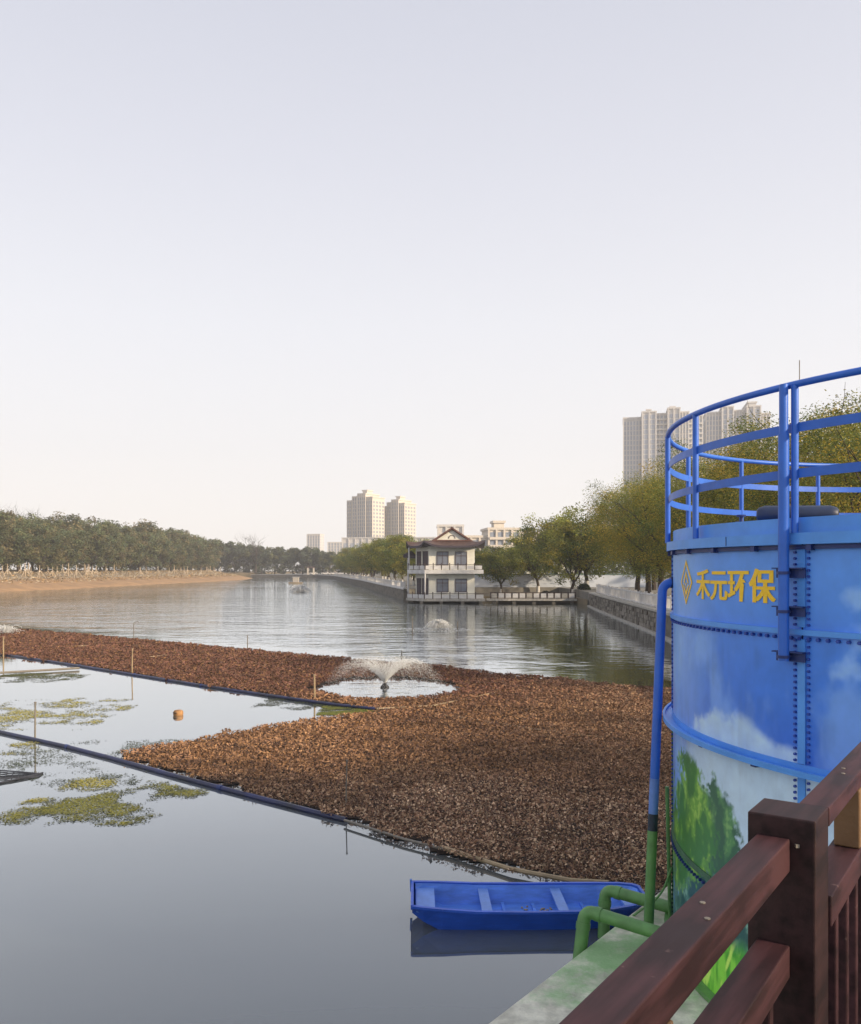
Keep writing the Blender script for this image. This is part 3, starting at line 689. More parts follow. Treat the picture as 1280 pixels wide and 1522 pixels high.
window(cA.lerp(cB, .12), cA.lerp(cB, .42), 1.0, 3.3, True); window(cA.lerp(cB, .52), cA.lerp(cB, .94), 1.0, 3.3, True)
window(cA.lerp(cB, .12), cA.lerp(cB, .42), 4.7, 6.9, True); window(cA.lerp(cB, .56), cA.lerp(cB, .92), 4.7, 6.9, True)
for p in (off(plan, 1.0)[4], off(plan, 1.0)[0]):
    MB().tube([(p[0], p[1], .625), (p[0], p[1], 3.9)], .11, 8).build('column', M['white'], pav)
q = off(plan, .9)[4]; MB().tube([(q[0], q[1], 4.43), (q[0], q[1], 7.4)], .11, 8).build('column', M['white'], pav)
# roof: upturned skirt, then a gable facing the lake
ev = off(plan, 1.3); x0r, x1r, y0r, y1r = -3.4, 6.95, -1.1, 8.1
def skirt(poly_out, poly_in, zo, zi, lift):
    mb = MB(); eb = MB(); n = len(poly_out); V = []; K = 8
    for i in range(n):
        a, b = Vector(poly_out[i]), Vector(poly_out[(i + 1) % n]); c, d = Vector(poly_in[i]), Vector(poly_in[(i + 1) % n])
        g = []
        for k in range(K + 1):
            t = k / K; e = abs(2 * t - 1) ** 4
            o_ = a.lerp(b, t); i_ = c.lerp(d, t); m_ = o_.lerp(i_, .55)
            g.append([(o_.x, o_.y, zo + lift * e), (m_.x, m_.y, zo + (zi - zo) * .42 + lift * e * .3), (i_.x, i_.y, zi)])
        for k in range(K):
            for r_ in range(2): mb.add([g[k][r_], g[k+1][r_], g[k+1][r_+1], g[k][r_+1]], [(0, 1, 2, 3)])
            # eave thickness and soffit
            p0, p1 = g[k][0], g[k+1][0]; z_ = .26
            eb.add([p0, p1, (p1[0], p1[1], p1[2] - z_), (p0[0], p0[1], p0[2] - z_)], [(3, 2, 1, 0)])
            q0, q1 = g[k][2], g[k+1][2]
            eb.add([(p0[0], p0[1], p0[2] - z_), (p1[0], p1[1], p1[2] - z_), (q1[0], q1[1], zo - .1), (q0[0], q0[1], zo - .1)], [(3, 2, 1, 0)])
    return mb, eb
inner = [(.45, .75), (5.25, .75), (5.25, 6.4), (-.9, 6.4), (-.9, 2.2)]
rt, re_ = skirt(ev, inner, 7.58, 8.35, .72)
roof = rt.build('roof', M['rooftile'], pav, smooth=True)
re_.build('eave', M['eave'], roof)
MB().prism([(.45, .78), (5.25, .78), (5.25, 6.4), (-.9, 6.4), (-.9, 2.2)], 7.5, 8.34).build('roof_core', M['eave'], roof)
# gable
gx0, gx1, gz0, gz1, gy0, gy1 = .3, 5.4, 8.3, 9.95, .45, 6.2
gc = (gx0 + gx1) / 2
MB().add([(gx0 + .3, gy0 + .25, gz0), (gx1 - .3, gy0 + .25, gz0), (gc, gy0 + .25, gz1 - .15), (gx0 + .3, gy1, gz0), (gx1 - .3, gy1, gz0), (gc, gy1, gz1 - .15)],
         [(0, 1, 2), (5, 4, 3), (0, 3, 4, 1)]).build('gable_wall', M['cream'], roof)
gr = MB()
for sx, ex in ((gx0, gc), (gx1, gc)):
    for (ya, yb) in ((gy0, gy1),):
        gr.add([(sx, ya, gz0), (ex, ya, gz1), (ex, yb, gz1), (sx, yb, gz0), (sx, ya, gz0 - .22), (ex, ya, gz1 - .22), (ex, yb, gz1 - .22), (sx, yb, gz0 - .22)],
               [(0, 1, 2, 3), (7, 6, 5, 4), (0, 4, 5, 1), (1, 5, 6, 2), (2, 6, 7, 3), (3, 7, 4, 0)])
gr.build('gable_roof', M['rooftile'], roof)
MB().bar((gc, gy0 - .06, gz1 + .07), (gc, gy1, gz1 + .07), .22, .26).build('ridge', M['roofridge'], roof)
for sx in (gx0 - .15, gx1 + .15): MB().bar((sx, gy0 - .03, gz0 - .1), (gc, gy0 - .03, gz1 + .02), .16, .2).build('verge', M['roofridge'], roof)
MB().bar((gx0 + .2, gy0 - .02, gz0 + .02), (gx1 - .2, gy0 - .02, gz0 + .02), .2, .16).build('verge', M['roofridge'], roof)
orn = MB()
for k in range(9):
    a = math.pi * k / 8; orn.box(gc + .42 * math.cos(a) - .06, gc + .42 * math.cos(a) + .06, gy0 + .2, gy0 + .247, gz0 + .35 + .35 * math.sin(a) - .05, gz0 + .35 + .35 * math.sin(a) + .05)
orn.build('ornament', M['rooftile'], roof)
# smaller hipped wing roof on the left
wing = MB(); wx0, wx1, wy0, wy1, wz = -3.75, -1.8, 4.2, 8.4, 6.2
wing.add([(wx0, wy0, wz + .3), (wx1, wy0, wz), (wx1, wy1, wz), (wx0, wy1, wz + .12), (-2.6, 5.4, wz + .85), (-2.6, 7.2, wz + .85), (wx0, wy0, wz - .1), (wx1, wy0, wz - .2), (wx1, wy1, wz - .2), (wx0, wy1, wz - .1)],
         [(0, 1, 4), (1, 2, 5, 4), (2, 3, 5), (3, 0, 4, 5), (0, 6, 7, 1), (3, 9, 6, 0), (6, 9, 8, 7), (1, 7, 8, 2), (2, 8, 9, 3)])
wing.build('wing_roof', M['eave'], pav)
for y in (4.6, 7.9): MB().tube([(-3.1, y, .625), (-3.1, y, 6.05)], .1, 8).build('column', M['white'], pav)

# terrace with its parapet, mural wall
ter = empty('terrace', (7.6, 113, 0)); tag(ter, 'low concrete terrace on piles linking pavilion and quay, with panelled parapet', 'terrace')
TO = (7.6, 113, 0)
MB(TO).box(7.4, 19.2, 112.9, 114.3, .34, .62).build('deck', M['concrete'], ter)
for x in (8.4, 11, 13.6, 16.2, 18.6): MB(TO).box(x - .22, x + .22, 113.1, 113.5, -.55, .335).build('pile', M['stone'], ter)
for i, x in enumerate(np.linspace(7.9, 19.0, 13)):
    MB(TO).box(x - .06, x + .06, 112.95, 113.07, .625, 1.5).build('parapet_post', M['darkpost'], ter)
    if i < 12: MB(TO).box(x + .12, x + .81, 112.98, 113.05, .76, 1.32).build('parapet_panel', M['white'] if i % 5 else M['concrete'], ter)
MB(TO).box(7.9, 19.0, 112.97, 113.03, 1.38, 1.46).build('parapet_rail', M['darkpost'], ter)
mw = empty('mural_wall', (8, 140, 1.6)); tag(mw, 'long pale blue boundary wall with green coping behind the terrace', 'wall')
mm_ = mat('faded_mural', (0.56, 0.60, 0.68), 0.9, 0.35, 0.12, col2=(0.47, 0.52, 0.60))
for i in range(8): MB((8, 140, 1.6)).box(7 + i * 3.6, 7 + i * 3.6 + 3.585, 138.2, 138.45, .65, 3.62).build('wall_panel', mm_, mw)
MB((8, 140, 1.6)).box(6.9, 35.9, 138.1, 138.55, 3.625, 3.76).build('coping', mat('green_coping', (.10, .17, .13), .7), mw)
MB((8, 140, 1.6)).box(7.0, 35.8, 138.13, 138.195, .7, 1.05).build('plinth', M['tower'], mw)
pm = MB((8, 140, 1.6))
for k in range(46):                                                          # faded painted motifs
    x = random.choice([11, 14.2, 16.4, 20.5, 23.8, 25.6]) + random.uniform(-1.1, 1.1); z = random.uniform(1.7, 2.9); u_ = random.uniform(.1, .5)
    pm.box(x - u_, x + u_, 138.185, 138.198, z - .04, z + .05)
pm.build('painted_motif', mat('mural_grey', (.32, .36, .43), .9), mw, kind='stuff')

# ------------------------------------------------------------------ floating plant beds, algae, booms, stakes
bed_px = [(175,1122),(300,1157),(420,1191),(512,1218),(560,1234),(610,1250),(660,1265),(720,1284),(780,1300),(850,1310),(930,1317),(1000,1324),(1050,1330),(1110,1255),(1120,1034),
          (1000,1026),(900,1017),(830,1010),(740,1002),(690,996),(640,990),(560,984),(500,978),(430,972),(370,966),(250,955),(130,944),(60,938),(0,934),(-90,929),
          (-90,961),(0,972),(100,986),(200,1002),(300,1018),(430,1037),(500,1047),(575,1058),(520,1062),(460,1071),(380,1084),(300,1098)]
bed = np.array([G(x, y, .03) for x, y in bed_px])
def inside(P, poly):
    r_ = np.zeros(len(P), bool); n = len(poly)
    for i in range(n):
        x1, y1 = poly[i]; x2, y2 = poly[(i + 1) % n]
        c = ((y1 > P[:, 1]) != (y2 > P[:, 1])) & (P[:, 0] < (x2 - x1) * (P[:, 1] - y1) / (y2 - y1 + 1e-12) + x1)
        r_ ^= c
    return r_
POOL = np.array(G(572, 1022, 0)); POOL_R = 2.75
def pool_clear(P):
    d = np.hypot((P[:, 0] - POOL[0]) / 1.0, (P[:, 1] - POOL[1]) / 1.08)
    return d > POOL_R * (.80 + .40 * fbm(P, .9, 5.0) + .22 * (fbm(P, 5.0, 2.0) - .5))
N0 = 2300000
lo = bed.min(0); hi = bed.max(0)
Y_ = 1 / rng.uniform(1 / (hi[1] + .5), 1 / (lo[1] - .4), N0)                # even in inverse distance: denser where it is near
X_ = rng.uniform(lo[0] - .5, hi[0] + .5, N0)
P = np.stack([X_, Y_], 1)
jit = P + (np.stack([fbm(P, 1.7, 1.0), fbm(P, 1.7, 9.0)], 1) - .5) * .9
ok = inside(jit, bed) & pool_clear(P)
P = P[ok]
P = P[rng.random(len(P)) < np.clip(.55 + .02 * (P[:, 1] - 12), .55, 1)]
print('bed leaves', len(P))
n = len(P); g1 = fbm(P, .35, 2.0); g2 = fbm(P, 1.4, 7.0)
zz = rng.uniform(.0, .07, n) + g2 * .10
size = np.clip(.0185 * (P[:, 1] / 14) ** .75, .016, .056) * np.clip(rng.lognormal(0, .4, n), .4, 2.4)
TAN = np.array((.37, .26, .17)); BRN = np.array((.18, .105, .066)); DRK = np.array((.07, .044, .034)); ORG = np.array((.27, .155, .080)); RED = np.array((.150, .076, .058))
u_ = rng.random(n)[:, None]
near_c = np.where(u_ < .30, TAN, np.where(u_ < .72, BRN, DRK)); mid_c = np.where(u_ < .42, ORG, np.where(u_ < .8, BRN * 1.15, DRK)); far_c = np.where(u_ < .2, ORG * .62, np.where(u_ < .8, RED * .85, DRK))
ty = np.clip((P[:, 1] + (g1 - .5) * 9 - 14.5) / 5, 0, 1)[:, None]; tf = np.clip((P[:, 1] + (g1 - .5) * 10 - P[:, 0] * -.15 - 26) / 6, 0, 1)[:, None]
col = (near_c * (1 - ty) + mid_c * ty) * (1 - tf) + far_c * tf
right = np.clip((P[:, 0] - 2.0 + (g1 - .5) * 4) / 4, 0, 1)[:, None] * ty            # greyer purple-brown patch by the quay
col = col * (1 - .6 * right) + np.where(u_ < .3, TAN * .75, BRN * .85) * .6 * right
col *= (1.35 + .35 * (1 - ty)) * (.7 + .6 * g2)[:, None] * rng.uniform(.75, 1.3, n)[:, None]
kk = rng.random(n) < .09                                                     # some are stalks, the rest curled leaves
Va, Qa, Ca = leaf_cloud(np.column_stack([P, zz])[~kk], size[~kk], col[~kk], 1.3)
Vs, Qs, Cs = leaf_cloud(np.column_stack([P, zz + .02])[kk], size[kk] * 1.7, col[kk] * 1.15, .26)
V = np.concatenate([Va, Vs]); Q = np.concatenate([Qa, Qs + len(Va)]); C = np.concatenate([Ca, Cs])
# soil-brown litter sheet under the leaves, cut by the pool
plants = empty('water_plant_bed', (0, 20, 0))
tag(plants, 'withered brown water plants floating in one large connected bed', 'water plants', kind='stuff')
V[:, 1] -= 20
lv = np_mesh('withered_leaves', V, Q, C, M['dead'], plants); lv['kind'] = 'stuff'
gx = np.arange(lo[0] - .3, hi[0] + .3, .12); gy = np.arange(lo[1] - .3, hi[1] + .3, .12)
ii, jj = np.meshgrid(np.arange(len(gx) - 1), np.arange(len(gy) - 1), indexing='ij')
cc = np.stack([gx[ii.ravel()] + .06, gy[jj.ravel()] + .06], 1)
jc = cc + (np.stack([fbm(cc, 1.7, 1.0), fbm(cc, 1.7, 9.0)], 1) - .5) * .9
keep = pool_clear(cc)
for ox, oy in ((.09, 0), (-.09, 0), (0, .12), (0, -.12)): keep &= inside(jc + np.array([ox, oy]), bed)
cc = cc[keep]; m4 = np.array([(-.06, -.06), (.06, -.06), (.06, .06), (-.06, .06)])
Vb = np.concatenate([cc[:, None, :] + m4[None], np.full((len(cc), 4, 1), .014)], 2).reshape(-1, 3); Vb[:, 1] -= 20
lb_ = np_mesh('litter', Vb, np.arange(len(Vb)).reshape(-1, 4), None, M['matbase'], plants); lb_['kind'] = 'stuff'

def algae(name, cpx, rx, ry, nleaf, dens_seed, label, thr=.5, tint=(.50, .43, .07), sz=.022):
    c = np.array(G(*cpx)); a = np.array(G(cpx[0], cpx[1] - ry)); b = np.array(G(cpx[0], cpx[1] + ry))
    wx = rx / F * c[1]; wy = abs(a[1] - b[1]) / 2
    Q_ = rng.uniform(-1, 1, (nleaf * 4, 2)); P_ = Q_ * np.array([wx, wy]) + c
    s_ = 1.5 * fbm(P_ * np.array([.8, .8]), 2.0, dens_seed, 5) - .25 + .36 * (1 - np.hypot(Q_[:, 0], Q_[:, 1]))
    prob = np.clip((s_ - thr + .06) * 2.8, 0, 1) ** 1.4
    k = rng.random(len(P_)) < prob; P_ = P_[k]; pr = prob[k]
    P_ += (rng.normal(size=P_.shape)) * .03
    n = len(P_); sz_ = sz * (c[1] / 15) ** .5 * rng.uniform(.6, 1.5, n)
    g = rng.random(n)[:, None]
    cl = np.where(g < .66, np.array(tint), np.where(g < .93, np.array(tint) * np.array((.62, .72, .8)), np.array((.05, .055, .04)))) * rng.uniform(.7, 1.25, n)[:, None]
    cl = cl * pr[:, None] + np.array((.045, .06, .045)) * (1 - pr)[:, None]
    a_ = rng.uniform(0, 6.28, n); d1 = np.stack([np.cos(a_), np.sin(a_), rng.uniform(-.1, .1, n)], 1) * sz_[:, None]; d2 = np.stack([-np.sin(a_), np.cos(a_), rng.uniform(-.1, .1, n)], 1) * (sz_ * .45)[:, None]
    ce = np.column_stack([P_ - c, rng.uniform(.004, .018, n)])
    V = np.stack([ce - d1, ce + d2, ce + d1, ce - d2], 1).reshape(-1, 3)
    o = np_mesh(name, V, np.arange(n * 4).reshape(n, 4), np.repeat(cl, 4, 0), M['algae']); o.location = (c[0], c[1], 0)
    tag(o, label, 'algae', 'floating algae', 'stuff')
algae('algae', (165, 1192), 130, 32, 7000, 3.3, 'long yellow green raft of algae in front of the blue boom', .56)
algae('algae', (150, 1130), 220, 34, 6000, 8.1, 'sparse grey green algae flecks just in front of the blue boom', .62, (.10, .12, .06))
algae('algae', (20, 1213), 46, 14, 900, 4.1, 'small algae raft at the picture edge in front of the boom', .55)
algae('algae', (250, 1170), 42, 10, 700, 5.1, 'small olive algae raft beside the boom', .5)
algae('algae', (140, 1166), 44, 10, 600, 6.1, 'small algae raft between boom and the long raft', .55)
algae('algae', (75, 1058), 110, 24, 6500, 9.7, 'broad olive algae raft between the two booms', .55)
algae('algae', (60, 1006), 66, 8, 3000, 2.7, 'thin dark algae streak near the far boom', .5, (.13, .14, .03))
algae('algae', (30, 1112), 52, 10, 900, 1.7, 'small algae raft against the near boom at the picture edge', .55)
algae('algae', (520, 1056), 44, 7, 2600, 1.1, 'bright green algae in the corner where two plant beds meet', .42, (.22, .23, .03))
algae('algae', (440, 1046), 60, 9, 2200, 6.6, 'dark algae flecks below the far boom near the bamboo stake', .6, (.08, .09, .05))

def pipe_px(pts, z, mb, r_, n=10, sag=0):
    q = [(*G(x, y, z), z) for x, y in pts]; mb.tube(q, r_, n); return q
def boom(pts, r_, z, label, seg=None):
    a = G(*pts[0]); root = empty('floating_boom', (a[0], a[1], 0)); tag(root, label, 'boom')
    q = [Vector((*G(x, y, z), z)) for x, y in pts]
    dens = []
    for p0, p1 in zip(q[:-1], q[1:]):
        m = max(1, int((p1 - p0).length / 1.2))
        dens += [p0.lerp(p1, k / m) + Vector((random.uniform(-.008, .008), random.uniform(-.008, .008), 0)) for k in range(m)]
    dens.append(q[-1])
    mb = MB(root.location); mb.tube(dens, r_, 10); mb.build('pipe', M['boom'], root, smooth=True)
    for k in range(3, len(dens) - 1, 4):
        d = (dens[k + 1] - dens[k]).normalized() * .06
        mb = MB(root.location); mb.tube([dens[k] - d, dens[k] + d], r_ * 1.18, 10); mb.build('coupling', M['bluedark'], root, smooth=True)
boom([(-60, 1074), (0, 1088), (100, 1110), (166, 1127), (262, 1154), (400, 1190), (514, 1219)], .052, .03, 'dark blue pipe boom along the near edge of the plant bed')
boom([(-60, 963), (0, 972), (100, 987), (200, 1003), (300, 1019), (400, 1034)], .055, .03, 'dark blue pipe boom along the far strip of plants')
boom([(400, 1034), (435, 1039), (500, 1048), (578, 1056)], .06, .04, 'short bright blue boom section ending at the corner of the beds')
def pole_on_bed(pts, r_, label, m='bamboo'):
    q = [(*G(x, y, .08), .08) for x, y in pts]
    mb = MB(q[0]); mb.tube(q, r_, 7); tag(mb.build('bamboo_pole', M[m], None, smooth=True), label, 'pole', 'bamboo poles lying on the bed')
pole_on_bed([(512, 1219), (600, 1247), (660, 1262)], .022, 'dark pole edging the bed beside the end of the near boom', 'stake')
pole_on_bed([(655, 1259), (760, 1292), (850, 1309), (905, 1312)], .035, 'pale bamboo pole edging the bed behind the boat')
pole_on_bed([(640, 1050), (735, 1030)], .03, 'pale bamboo pole slanting across the bed by the fountain pool')
pole_on_bed([(648, 1062), (700, 1068), (780, 1082), (900, 1097)], .02, 'thin rope-like pole crossing the middle of the bed')
pole_on_bed([(560, 1054), (635, 1050)], .04, 'short pale pole at the corner of the beds')
pole_on_bed([(98, 962), (130, 960)], .05, 'short pale stick lying on the far strip, towards the picture edge')
pole_on_bed([(222, 977), (252, 974)], .05, 'short pale stick lying on the middle of the far strip')
pole_on_bed([(0, 1000), (70, 996), (118, 993)], .05, 'dark pole floating behind the far boom', 'stake')

def stake(px, py, top, label, m='bamboo', r_=.022, hook=False):
    x, y = G(px, py); h = (py - top) / F * y; root = empty('stake', (x, y, 0)); tag(root, label, 'stake', 'stakes standing in the lake')
    lean = random.uniform(-.02, .03) * h
    MB().tube([(0, 0, -.5), (lean * .5, 0, h * .5), (lean, 0, h)], [r_, r_ * .9, r_ * .8], 7).build('shaft', M[m], root, smooth=True)
    if hook: MB().tube([(lean, 0, h), (lean + .1, 0, h + .16), (lean + .3, 0, h + .18), (lean + .36, 0, h + .06)], r_ * .7, 6).build('hook', M[m], root, smooth=True)
    else: MB().tube([(lean, 0, h), (lean, 0, h + .03)], r_ * 1.4, 7).build('cap', M[m], root)
stake(196, 1002, 965, 'pale stake at the far boom, third of the way across', r_=.03)
stake(199, 950, 928, 'thin hooked stake behind the far strip of plants', 'stake', .03, True)
stake(468, 1041, 1004, 'bamboo stake at the bright blue boom section', r_=.035)
stake(52, 1096, 1045, 'olive stake just behind the near boom', 'stake', .025)
stake(5, 975, 947, 'pale stake at the far boom by the picture edge', r_=.04)
stake(514, 1200, 1132, 'grey stake at the end of the near boom', 'stake', .014)
stake(597, 985, 968, 'thin stake behind the fountain', 'stake', .03)
stake(613, 938, 916, 'thin stake beside the aerator splash', 'stake', .04)
stake(680, 936, 924, 'short stake on the other side of the aerator splash', 'stake', .05)
stake(368, 965, 945, 'thin grey stake at the rear edge of the far strip', 'stake', .03)

# buoy: a chunk of orange foam
bx, by = G(265, 1063); buoy = MB((bx, by, 0)); buoy.lathe((bx, by, -.05), [(.08, 0), (.14, .03), (.155, .09), (.15, .16), (.12, .20), (.05, .215)], 14)
bo = buoy.build('buoy', M['foam'], None, smooth=True, label='orange brown foam buoy floating between the booms', cat='buoy')
MB().tube([(-.158, 0, .08), (-.1, -.13, .09), (0, -.165, .09)], .012, 6).build('cord', M['black'], bo)
# netting at the picture edge
nx0, ny0 = G(0, 1158); net = MB((nx0, ny0, 0))
for k in range(10):
    t = k / 9
    a = G(-30, 1145 + 24 * t); b = G(62 - 10 * abs(t - .5), 1150 + 6 * t); net.tube([(a[0], a[1], .015), ((a[0] + b[0]) / 2, (a[1] + b[1]) / 2, .03 + .02 * math.sin(k)), (b[0], b[1], .012)], .009, 5)
    a = G(-28 + 86 * t, 1148); b = G(-30 + 84 * t, 1166 - 12 * t); net.tube([(a[0], a[1], .012), (b[0], b[1], .014)], .006, 5)
p = [G(-30, 1172), G(20, 1161), G(64, 1150)]; net.tube([(*q, .02) for q in p], .02, 6)
net.build('fishing_net', M['net'], None, label='dark net floating at the picture edge in front of the boom', cat='net')

# ------------------------------------------------------------------ fountains
def fountain(name, px, py, h, spread, n_arc, n_drop, dsz, label, nozzle=False, core=0.35, v_all=True):
    x, y = G(px, py); root = empty(name, (x, y, 0)); tag(root, label, 'fountain', 'fountains on the lake')
    if nozzle:
        MB().lathe((0, 0, -.1), [(.10, 0), (.17, .04), (.17, .14), (.11, .2), (.07, .25)], 14).build('float', M['black'], root, smooth=True)
        MB().tube([(0, 0, .12), (0, 0, .3)], .04, 8).build('nozzle', M['black'], root)
    C = []; D = []; S = []
    for k in range(n_arc):
        a = rng.uniform(0, 6.28); hj = rng.uniform(.45, 1.0) if not nozzle else 1.0; rr = spread * rng.uniform(core, 1.0) * (1 if rng.random() < .8 else .55); hh = h * hj * rng.uniform(.7, 1.03)
        t = np.sort(rng.uniform(0, 1, n_drop) ** 1.15)
        ex = rr * t; zz = .15 + 4 * hh * t * (1 - t) + (1 - t) * .0
        jitter = rng.normal(size=(n_drop, 3)) * (.006 + .05 * t)[:, None] * spread * .35
        pos = np.stack([ex * math.cos(a), ex * math.sin(a), zz], 1) + jitter
        dz = 4 * hh * (1 - 2 * t); dirv = np.stack([np.full(n_drop, rr * math.cos(a)), np.full(n_drop, rr * math.sin(a)), dz], 1); dirv /= np.linalg.norm(dirv, axis=1)[:, None]
        C.append(pos); D.append(dirv); S.append(dsz * rng.uniform(.5, 1.4, n_drop) * (1.15 - .5 * t))
    C = np.concatenate(C); D = np.concatenate(D); S = np.concatenate(S); k = C[:, 2] > .01; C, D, S = C[k], D[k], S[k]
    q = np.cross(D, rng.normal(size=D.shape)); q /= np.linalg.norm(q, axis=1)[:, None]; q2 = np.cross(D, q)
    s = S[:, None]
    V = np.stack([C + D * s * 2.4, C + q * s * .6, C + (-.5 * q + .8 * q2) * s * .6, C + (-.5 * q - .8 * q2) * s * .6, C - D * s * 1.4], 1).reshape(-1, 3)
    b = np.arange(len(C))[:, None] * 5
    T = np.concatenate([b + np.array(f) for f in ((0, 1, 2), (0, 2, 3), (0, 3, 1), (4, 2, 1), (4, 3, 2), (4, 1, 3))], 0)
    o = np_mesh('spray', V, T, None, M['drop'], root); o['kind'] = 'stuff'
    return root
fo = fountain('fountain', 572, 1022, .95, 2.35, 480, 46, .0100, 'fountain throwing a low cone of spray in a round pool among the plants', nozzle=True, core=.8)
# foam churned on the pool surface
def foam(root, rad, n, sz, z=.008):
    a = rng.uniform(0, 6.28, n); r_ = rad * np.sqrt(rng.uniform(0, 1, n)); c = np.stack([r_ * np.cos(a), r_ * np.sin(a), np.full(n, z) + rng.uniform(0, .012, n)], 1)
    s_ = sz * rng.uniform(.4, 1.5, n)[:, None]; b = rng.uniform(0, 6.28, n); d1 = np.stack([np.cos(b), np.sin(b), np.zeros(n)], 1) * s_; d2 = np.stack([-np.sin(b), np.cos(b), np.zeros(n)], 1) * s_ * .6
    V = np.stack([c - d1, c - d2, c + d1, c + d2], 1).reshape(-1, 3)
    o = np_mesh('foam', V, np.arange(4 * n).reshape(n, 4), None, M['drop'], root); o['kind'] = 'stuff'
foam(fo, 2.2, 500, .03)
f2 = fountain('aerator', 652, 936, .62, 1.15, 240, 52, .032, 'aerator throwing up a white mound of splashing water before the pavilion', core=.1)
foam(f2, 2.4, 500, .08)
f3 = fountain('aerator', 446, 880, 1.2, 2.4, 220, 50, .09, 'distant aerator splash in the far water', core=.1); foam(f3, 3, 200, .2)
f4 = fountain('aerator', 8, 944, .55, 1.3, 120, 40, .025, 'aerator spraying at the picture edge behind the far strip', core=.2); foam(f4, 2.2, 500, .07)

# ------------------------------------------------------------------ the painted tank
TC = Vector((6.45, 8.88)); TR = 3.8; TB = 0.4
d0 = -TC.normalized(); dl = Vector((d0.y, -d0.x)); dl = dl if dl.x < 0 else -dl      # towards the deck, and to the left of it
def tp(phi, r_, z):
    a = R(phi); q = TC + (d0 * math.cos(a) + dl * math.sin(a)) * r_; return Vector((q.x, q.y, z))
def phi_of(px, r_=TR):
    th = math.atan((px - 640) / F); dlt = math.atan2(TC.x, TC.y) - th; c = TC.length
    rr = c * math.cos(dlt) - math.sqrt(max(0, r_ * r_ - (c * math.sin(dlt)) ** 2))
    return math.degrees(math.asin(min(1, rr * math.sin(dlt) / r_)))
tank = empty('storage_tank', (TC.x, TC.y, TB)); tag(tank, 'round blue steel tank painted with clouds and trees, railed platform on top', 'tank')
TO_ = Vector((TC.x, TC.y, TB))
RINGS = [0.42, 1.52, 2.84, 3.97, 4.74]
SEAM0 = phi_of(1193); NP = 8; STEP = 360 / NP

